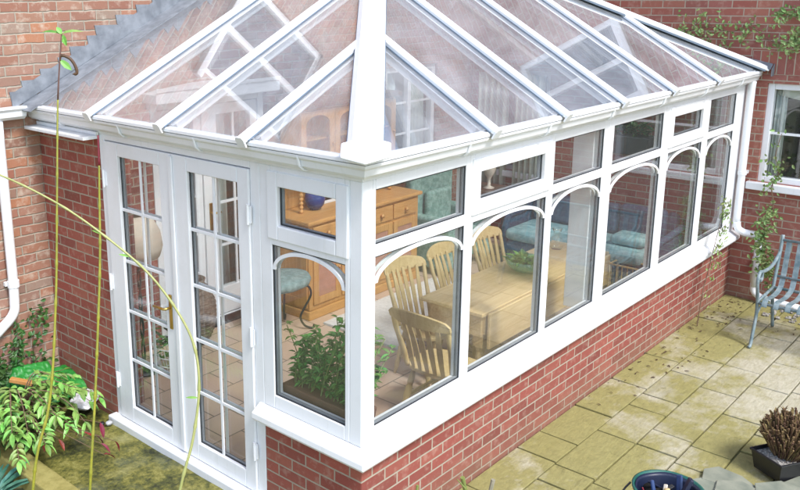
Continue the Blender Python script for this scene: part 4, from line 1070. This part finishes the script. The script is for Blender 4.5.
# bucket with tools
bc = V((1.40,-1.125,0))
t = thing('green_bucket', bc, 'green plastic bucket with a navy lining at the bottom edge of the picture', 'bucket')
m = M(); m.lathe([(.13,.003),(.145,.01),(.185,.27),(.197,.272),(.199,.285),(.185,.287),(.14,.02),(.0,.02)],bc,36); m.build('body','greenplastic',t,smooth=True)
m = M(); n=40; vs=[]
for i in range(n+1):
    a = 2*math.pi*i/n; w1=.012*math.sin(5*a); 
    vs += [(bc.x+(.13)*math.cos(a),bc.y+.13*math.sin(a),.08),(bc.x+.168*math.cos(a),bc.y+.168*math.sin(a),.262+w1*.3),(bc.x+(.176)*math.cos(a),bc.y+.176*math.sin(a),.283+w1*.3),(bc.x+.181*math.cos(a),bc.y+.181*math.sin(a),.272)]
m.add(vs,[(i*4+j,i*4+4+j,i*4+5+j,i*4+1+j) for i in range(n) for j in range(3)]); lo=m.build('lining','navy',t,smooth=True)
m = M(); m.blob((bc.x,bc.y,.17),(.158,.158,.05),24,12,4,.5); m.build('contents','dark',t,smooth=True)
m = M(); m.tube(smoothpath([(bc.x-.06,bc.y+.195,.27),(bc.x-.1,bc.y+.22,.2),(bc.x-.17,bc.y+.12,.14),(bc.x-.22,bc.y,.12),(bc.x-.17,bc.y-.12,.14)],4),.006,6); m.build('handle','blackplastic',t,smooth=True)
def tool(nm, a, b, mat, lab, cat, w=.02, flat=True):
    a, b = V(a), V(b); m = M()
    if flat: m.beam(a,b,w*2,-w*.45,w*.45,(0,.3,1))
    else: m.tube([a,(a+b)/2,b],[w,w*1.2,w],10)
    return m.top(nm,mat,lab,cat,bevel=.006)
tool('tool_handle', bc+V((-.02,-.04,.15)), bc+V((.06,-.10,.36)), 'navy', 'thick dark blue handle sticking up out of the bucket', 'tool', .026)
tool('tool_handle', bc+V((.03,-.06,.15)), bc+V((.10,-.02,.335)), 'bluehandle', 'slimmer mid blue handle beside the thick one in the bucket', 'tool', .018)
tool('hand_trowel', bc+V((-.08,.02,.15)), bc+V((-.02,.09,.31)), 'bluehandle', 'blue trowel handle leaning on the left inside of the bucket', 'trowel', .011, False)
tool('wooden_dibber', bc+V((-.07,-.05,.16)), bc+V((-.03,.0,.30)), 'cane', 'short wooden tool lying across the bucket', 'tool', .017, False)
tool('red_string', bc+V((-.12,.05,.2)), bc+V((-.13,.10,.31)), 'redleaf', 'thin red stick against the left side of the bucket', 'stick', .004, False)
for q_,(a_,b_,mt_,lb_,w__) in enumerate([((-.11,-.03,.21),(-.02,-.12,.27),'navy','dark navy strip bent over the left of the bucket',.016),((.10,.05,.20),(.0,.11,.28),'navy','dark navy strip along the far side of the bucket',.014),((-.02,.08,.2),(.08,-.0,.265),'blackplastic','black plastic piece crossing the middle of the bucket',.018)]):
    tool('plastic_strip', bc+V(a_), bc+V(b_), mt_, lb_, 'strip', w__)
tool('peg', bc+V((.0,.02,.24)), bc+V((.04,.03,.28)), 'cream', 'small cream peg lying on top of the tools in the bucket', 'peg', .012, True)

# cut stalks at the bottom edge, below the corner
for i,(x,y,h,mt_,lb) in enumerate([(.22,-.16,.42,'greenstem','grey green cut stalk leaning by the foot of the corner brickwork'),(.83,-.16,.22,'greenstem','thick green cut stem with a pale cut top, left of a pair'),(.87,-.25,.21,'logs','grey cut stem, right of the pair at the bottom edge')]):
    m = M(); dx,dy = ((.05,-.02),(-.05,.02),(.03,-.03))[i]
    m.tube([(x,y,0),(x+dx*.4,y+dy*.6,h*.5),(x+dx,y+dy,h)],[.014,.013,.014] if i else [.011,.010,.008],8)
    if i == 1:
        m.tube([(x-.045,y+.0,.15),(x-.09,y+.03,.22)],[.006,.003],6)
    m.top('cut_stem',mt_,lb,'plant stem','cut stems by the brick wall',smooth=False)
# cut ends
# leaf litter
m = M()
for i in range(130):
    x = 2.4+3.3*rnd(0,1)**.6; y = -.02-abs(random.gauss(0,.13))*(.6+x*.25)
    if rnd(0,1) < .3: x = rnd(4.9,5.75); y = -rnd(.05,.9)
    a = rnd(0,6.28); m.leaf((x,y,.006),(math.cos(a),math.sin(a),rnd(0,.3)),(0,0,1),rnd(.01,.045),rnd(.007,.02))
o = m.build('leaf_litter','leaflitter'); o['kind']='stuff'; o['label']='scatter of small dead leaves on the mossy slabs'; o['category']='leaf litter'
m = M()
for i in range(120):
    x = 5.4+rnd(0,.38); y = -rnd(.45,1.9); s_ = rnd(.008,.028); m.blob((x,y,s_*.4),(s_,s_,s_*.7),7,5,i,.25)
o = m.build('gravel','whitegrit'); o['kind']='stuff'; o['label']='loose pale gravel at the foot of the house wall'; o['category']='gravel'

# ------------------------------------------------------------------ climbers
def climber(nm, lab, path, T, rad, nl, spread, lmin, lmax, mat='paleleaf', group=None, d=-.03, clumps=None):
    xs = [V(T(u,d,z)) for u,z in path]; root = xs[0]
    t = thing(nm, root, lab, 'climbing plant', group)
    pth = smoothpath(xs, 6); m = M(); m.tube(pth,[rad*(1-.7*i/len(pth)) for i in range(len(pth))],6)
    lf = M(); nout = (V(T(0,-1,0))-V(T(0,0,0)))
    cl = [(rnd(0,len(pth)-1), rnd(.5,1.5)) for _ in range(max(3,len(pth)//5))]
    for i in range(nl):
        cc = random.choice(cl); k_ = int(max(0,min(len(pth)-1,random.gauss(cc[0],2.2)))) if rnd(0,1)<.8 else int(rnd(0,len(pth)-1)); q = pth[k_]+(V(T(random.gauss(0,.55)*spread*cc[1],0,random.gauss(0,.55)*spread*cc[1]))-V(T(0,0,0)))+nout*rnd(.0,.07)
        if rnd(0,1)<.3: m.tube([pth[k_],(pth[k_]+q)/2+nout*.01,q],.0016,4)
        a = rnd(0,6.28); dd = (V(T(math.cos(a),0,math.sin(a)-.5))-V(T(0,0,0)))+nout*rnd(.1,.7)
        lf.leaf(q, dd, nout, rnd(lmin,lmax), rnd(lmin,lmax)*.62, curl=.2)
    m.build('stem','stem',t); lf.build('foliage',mat,t); return t
climber('wall_climber','leafy climber trailing over the sill of the outdoor window and down beside the bench',[(-.34,.25),(-.33,.5),(-.30,.75),(-.36,1.0),(-.33,1.2),(-.38,1.36),(-.33,1.5),(-.36,1.72)],RT,.009,330,.085,.026,.052,d=-.09)
climber('wall_climber','sparse yellow green climber rambling along the bricks above the outdoor window',[(.45,2.42),(.42,2.60),(.72,2.60),(.60,2.66),(.42,2.70),(.2,2.66),(.05,2.72),(-.12,2.60),(-.28,2.56),(-.45,2.62),(-.6,2.55),(-.9,2.60)],RT,.007,420,.11,.022,.050,d=-.05)
climber('wall_climber','spray of climber hanging at the top right corner of the brick wall',[(-.2,2.80),(-.3,2.86),(-.45,2.82),(-.7,2.85),(-1.0,2.8)],RT,.006,190,.09,.022,.05,d=-.05)
climber('young_climber','young thin climber growing up the dwarf wall below the last windows',[(4.72,.0),(4.77,.3),(4.86,.5),(4.93,.66),(5.02,.85),(5.08,1.05),(4.98,1.15)],FR,.005,120,.07,.03,.055,d=-.11)
climber('young_climber','small climber behind the white downpipe at the brick wall',[(-.42,.02),(-.42,.2),(-.38,.38),(-.4,.5)],RT,.005,90,.07,.03,.055,d=-.06)
# ivy on the old wall, left
for k_,(xx,hh) in enumerate([(-.52,.62),(-.36,.66),(-.20,.70)]):
    climber('ivy_shoot',['leftmost of the three dark ivy shoots climbing the old brick wall','middle one of the three dark ivy shoots on the old brick wall','ivy shoot nearest the red brick pier on the old wall'][k_],[(xx-.05,.03),(xx+.02,.2),(xx-.02,.4),(xx+.03,hh)],BK,.006,150,.075,.03,.05,mat='darkleaf',group='ivy shoots on the old wall',d=-.02)
climber('ivy_mass','dark glossy ivy filling the bottom left corner of the old wall',[(-1.1,.05),(-.95,.3),(-.85,.45),(-.75,.3),(-.65,.4),(-.55,.25),(-.42,.2)],BK,.008,420,.12,.04,.065,mat='darkleaf',d=-.04)
m = M()

# ------------------------------------------------------------------ shrub with pinnate leaves
t = thing('nandina_shrub', (-.62,2.62,0), 'shrub with lime green leaflets and a few crimson leaves in the left corner', 'shrub')
st = M(); lf = M(); rl = M()
base = V((-.66,2.66,0))
for i in range(34):
    a = rnd(-2.9,.35) if i<29 else rnd(-3.14,3.14); h = rnd(.22,.46); r_ = rnd(.28,.62)
    tip = base+V((r_*math.cos(a), r_*math.sin(a), h*rnd(.55,1.0)))
    if tip.y > 3.0: tip.y = 3.0
    pth = smoothpath([base+V((rnd(-.05,.05),rnd(-.05,.05),0)), base+V((r_*.35*math.cos(a),r_*.35*math.sin(a),h)), base+V((r_*.75*math.cos(a),r_*.75*math.sin(a),h*.95)), tip],5)
    st.tube(pth,[.006*(1-.7*k_/len(pth)) for k_ in range(len(pth))],5)
    red = False
    for k_ in range(5,len(pth)):
        if rnd(0,1)<.3: continue
        q = pth[k_]; tg = (pth[min(k_+1,len(pth)-1)]-pth[k_-1]).normalized(); side = tg.cross(V((0,0,1))).normalized()
        for s_ in (-1,1):
            (rl if red and k_>10 else lf).leaf(q+tg*rnd(-.01,.01), side*s_+tg*rnd(.3,1)+V((0,0,rnd(-.25,.35))), (rnd(-.4,.4),rnd(-.4,.4),1), rnd(.045,.10), rnd(.024,.042), curl=rnd(.1,.6)) if rnd(0,1)<.9 else None
    (rl if red else lf).leaf(pth[-1], tg, (0,0,1), .09, .035)
for i in range(10):
    p = base+V((rnd(.0,.38),rnd(-.95,-.25),rnd(.10,.26))); st.tube([base+V((0,0,.05)),(base+p)/2+V((0,0,.12)),p],[.005,.003,.002],5); rl.leaf(p,(rnd(-.5,1),rnd(-1,.3),rnd(-.9,-.2)),(0,0,1),rnd(.08,.12),rnd(.024,.036),curl=.4)
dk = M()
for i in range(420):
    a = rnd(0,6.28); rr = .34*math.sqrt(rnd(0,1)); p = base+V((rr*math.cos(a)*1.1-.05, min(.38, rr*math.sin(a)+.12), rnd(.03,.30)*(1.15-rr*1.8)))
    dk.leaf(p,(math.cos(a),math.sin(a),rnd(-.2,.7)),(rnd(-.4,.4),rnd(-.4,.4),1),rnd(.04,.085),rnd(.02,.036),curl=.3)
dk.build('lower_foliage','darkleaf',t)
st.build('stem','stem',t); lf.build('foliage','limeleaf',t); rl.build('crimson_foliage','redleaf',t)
# compost bag, white bag, timber
def bag(nm, c, size, rz, mat, lab, seed, tilt=0):
    m = M(); nu, nv = 30, 24; hx, hy, hz = size; vs = []; 
    rotm = Euler((tilt,0,rz)).to_matrix()
    for top_ in (1,-1):
        for i in range(nu+1):
            for j in range(nv+1):
                u = -1+2*i/nu; v = -1+2*j/nv; e = (1-abs(u)**3)*(1-abs(v)**3)
                z = top_*hz*e**.5 if e>0 else 0
                w_ = noise.noise(V((u*2.2+seed,v*2.2,top_*2.0)))*.35*hz*(e**.3 if e>0 else 0)+noise.noise(V((u*6+seed,v*3+u*3,3.0)))*.55*hz*(e**.3 if e>0 else 0)
                pinch = 1-.08*abs(v)**2
                vs.append(V(c)+rotm@V((u*hx*pinch,v*hy*(1-.06*abs(u)**2),z+w_)))
    fs=[]
    S_=(nu+1)*(nv+1)
    for t_ in (0,1):
        for i in range(nu):
            for j in range(nv):
                a=t_*S_+i*(nv+1)+j; f=(a,a+nv+1,a+nv+2,a+1); fs.append(f if t_==0 else f[::-1])
    m.add(vs,fs); return m.top(nm,mat,lab,'bag',smooth=True)
bag('compost_bag',(-.14,2.94,.15),(.23,.18,.045),.15,'bag','bright green plastic compost bag slumped against the red brick pier',3,R(14))
bag('compost_bag',(-.33,3.02,.26),(.16,.10,.04),-.3,'bag','smaller fold of green plastic sacking against the old wall',8,R(35))
bag('white_sack',(-.10,2.66,.10),(.14,.09,.035),.6,'whitebag','crumpled white sack in front of the green bag',5,R(10))
m = M(); m.beam((-.52,2.98,.29),(-.36,2.78,.25),.045,0,.03,(0,0,1)); m.top('timber_offcut','orangewood','orange timber offcut lying on the green bag','timber',bevel=.004)
for i,(a,b,lb) in enumerate([((-1.0,2.86,.05),(-.60,2.78,.06),'grey weathered timber end at the left edge, the upper one'),((-1.05,2.78,.04),(-.66,2.70,.05),'grey weathered timber end at the left edge, the lower one')]):
    m = M(); m.beam(a,b,.08,-.03,.05,(0,0,1)); m.top('weathered_timber','logs',lb,'timber','grey timbers at the left edge',bevel=.008)
m = M(); m.blob((-.105,2.335,.022),(.028,.022,.018),10,8,3,.15); m.top('pebble','silver','small grey pebble by the end of the white door threshold','pebble',smooth=True)
m = M(); m.blob((-.14,2.375,.015),(.02,.02,.014),10,8,5,.15); m.top('pebble','iron','small black stone next to the grey pebble','pebble',smooth=True)
# yucca-like leaves at the left edge over the water
t = thing('strap_leaf_plant', (-1.06,2.14,-.06), 'blue green strap leaved water plant at the bottom left corner', 'plant')
m = M()
for i in range(16):
    a = R(rnd(-45,75)); m.leaf((-1.06+rnd(-.03,.03),2.14+rnd(-.03,.03),-.05+rnd(0,.04)),(math.cos(a)*rnd(.7,1),math.sin(a),rnd(.4,.9)),(0,0,1),rnd(.18,.30),rnd(.03,.045),curl=.45)
m.build('foliage','yucca',t)

# ------------------------------------------------------------------ foreground canes
def cane(lab, pts, r0, r1, mat, dark_from=None, extra=None, mat_dark='caneink', twist=None):
    root = V(pts[0]); t = thing('garden_cane', root, lab, 'plant stem', 'tall thin canes in the foreground')
    pth = smoothpath(pts, 6); n = len(pth)
    rad = [r0+(r1-r0)*i/(n-1) for i in range(n)]
    kd = n if dark_from is None else max(2,int(n*dark_from))
    body = pth[:kd+1] if kd < n else pth; bp = []; br = []; acc = 0; gap = .09
    for i in range(len(body)-1):          # knuckles: short swellings every 8 to 11 cm
        a, b = body[i], body[i+1]; ln = (b-a).length; k_ = max(1, int(ln/.004)); 
        for j in range(k_):
            p = a+(b-a)*j/k_; acc += ln/k_; r_ = rad[i]+(rad[i+1]-rad[i])*j/k_
            e_ = 1
            if acc > gap: e_ = 1.32
            if acc > gap+.007: acc = 0; gap = rnd(.075,.11)
            if e_ > 1 or not bp or (p-bp[-1]).length > .012: bp += [p]; br += [r_*e_]
            elif acc > gap-.006: bp += [p]; br += [r_]
    bp.append(body[-1]); br.append(rad[min(kd, n-1)])
    m = M(); m.tube(bp, br, 10); m.build('stem', mat, t, smooth=True)
    if kd < n: m = M(); m.tube(pth[kd:], rad[kd:], 8); m.build('shoot_tip', mat_dark, t, smooth=True)
    return t, pth
t, pth = cane('tallest yellow green cane, topped by thin leaves and a brown curled leaf',
 [(-2.50,-1.00,0),(-2.46,-1.0,.7),(-2.39,-.98,1.4),(-2.316,-.948,1.94),(-2.25,-.943,2.146),(-2.198,-.916,2.375),(-2.154,-.881,2.604),(-2.11,-.845,2.834),(-2.075,-.825,2.985)],.0046,.0017,'canestem',.86)
tip = pth[-1]; m = M(); rgt = V((.70,-.71,0))
def lvec(a,b): return rgt*a+V((0,0,b))
m.leaf(tip, lvec(-1,.35), V((-.5,-.5,.6)), .050, .008, curl=.45, fold=.4)
m.leaf(tip, lvec(1,.4), V((-.5,-.5,.6)), .046, .008, curl=.5, fold=.4)
for a,b,l_ in ((.3,-.8,.022),(-.3,.5,.02),(.1,-.3,.03)): m.leaf(tip, lvec(a,b), V((-.5,-.5,.6)), l_, .012, curl=.3)
tipn = pth[-1]; q = pth[-4]
m.leaf(q+V((0,0,.002)), lvec(1,-.9), V((-.5,-.5,.4)), .036, .015, curl=.1, fold=.15); m.build('foliage','limeleaf',t)
m = M(); cv = smoothpath([q+V((0,0,-.002)), q+lvec(.006,.012), q+lvec(.025,.004), q+lvec(.036,-.014), q+lvec(.038,-.03), q+lvec(.028,-.032)],4); m.tube(cv,[.002]*4+[.0038]*(len(cv)-6)+[.0015]*2,8); m.build('curled_leaf','node_dark',t,smooth=True)
t, pth = cane('shorter upright cane standing in front of the red brick pier, dark red at its tip',
 [(-2.30,-.93,0),(-2.27,-.93,.7),(-2.2,-.90,1.35),(-2.131,-.884,1.825),(-2.08,-.856,2.052),(-2.026,-.822,2.304),(-2.001,-.804,2.43),(-1.982,-.786,2.54),(-1.978,-.783,2.575),(-1.968,-.775,2.645),(-1.960,-.767,2.722)],.0040,.0024,'canestem',.90,mat_dark='redleaf')
t, pth = cane('pale arching cane curving over in front of the white doors',
 [(-2.46,-.72,2.75),(-2.36,-.79,2.722),(-2.282,-.869,2.684),(-2.2,-.976,2.617),(-2.136,-1.069,2.539),(-2.088,-1.146,2.462),(-2.058,-1.209,2.374),(-2.048,-1.246,2.298),(-2.058,-1.266,2.21),(-2.088,-1.274,2.102),(-2.128,-1.271,1.993),(-2.20,-1.25,1.7),(-2.3,-1.2,.9),(-2.33,-1.18,0)][::-1],.0038,.0019,'canestem2')
q = pth[int(len(pth)*.70)]; m = M()
m.leaf(pth[-28], lvec(-1,.35), V((-.5,-.5,.6)), .03,.006); m.leaf(pth[-24], lvec(-1,.5), V((-.5,-.5,.6)), .026,.006); m.leaf(pth[-50], lvec(-1,.1), V((-.5,-.5,.6)), .03,.006); m.build('foliage','limeleaf',t)

# ------------------------------------------------------------------ camera, light, world
cam = bpy.data.cameras.new('Camera'); co = bpy.data.objects.new('Camera', cam); COL.objects.link(co); S.camera = co
yaw, pitch, roll, f, px, py = 0.76967, 0.24101, -0.01131, 846.65676, -92.6103, -44.11837
Fw = V((math.cos(yaw)*math.cos(pitch), math.sin(yaw)*math.cos(pitch), -math.sin(pitch))); Rt = V((math.sin(yaw), -math.cos(yaw), 0)); Up = Rt.cross(Fw)
Rr = Rt*math.cos(roll)+Up*math.sin(roll); Ur = -Rt*math.sin(roll)+Up*math.cos(roll)
mw = Matrix((( Rr.x,Ur.x,-Fw.x,-3.13835),(Rr.y,Ur.y,-Fw.y,-2.65833),(Rr.z,Ur.z,-Fw.z,3.07334),(0,0,0,1)))
co.matrix_world = mw
cam.sensor_width = 36; cam.lens = f/800*36; cam.shift_x = -px/800; cam.shift_y = py/800
cam.clip_start = .05; cam.clip_end = 500
EL, AZ = R(52), R(-101)    # sun stands to the front right of the camera, high
sd = V((math.cos(EL)*math.cos(AZ), math.cos(EL)*math.sin(AZ), math.sin(EL)))
sun = bpy.data.lights.new('Sun','SUN'); sun.energy = 1.45; sun.angle = R(13); sun.color = (1,.985,.965)
so = bpy.data.objects.new('Sun', sun); COL.objects.link(so); so.rotation_euler = sd.to_track_quat('Z','Y').to_euler()
wd = bpy.data.worlds.new('World'); S.world = wd; wd.use_nodes = True; n = wd.node_tree; n.nodes.clear()
wo = n.nodes.new('ShaderNodeOutputWorld'); bg = n.nodes.new('ShaderNodeBackground'); sk = n.nodes.new('ShaderNodeTexSky'); sk.sky_type = 'NISHITA'; sk.sun_disc = False
sk.sun_elevation = EL; sk.sun_rotation = math.pi/2-AZ; sk.dust_density = 1.5; sk.air_density = 1.0; sk.ozone_density = .6
n.links.new(sk.outputs[0], bg.inputs[0]); bg.inputs[1].default_value = .15; n.links.new(bg.outputs[0], wo.inputs[0])
S.view_settings.view_transform = 'Standard'; S.view_settings.look = 'None'; S.view_settings.gamma = 1; S.view_settings.use_curve_mapping = False
S.view_settings.exposure = 1.45
S.render.engine = 'CYCLES'; cy = S.cycles
cy.max_bounces = 10; cy.diffuse_bounces = 4; cy.glossy_bounces = 5; cy.transparent_max_bounces = 40; cy.transmission_bounces = 6
cy.caustics_reflective = False; cy.caustics_refractive = False; cy.use_denoising = True
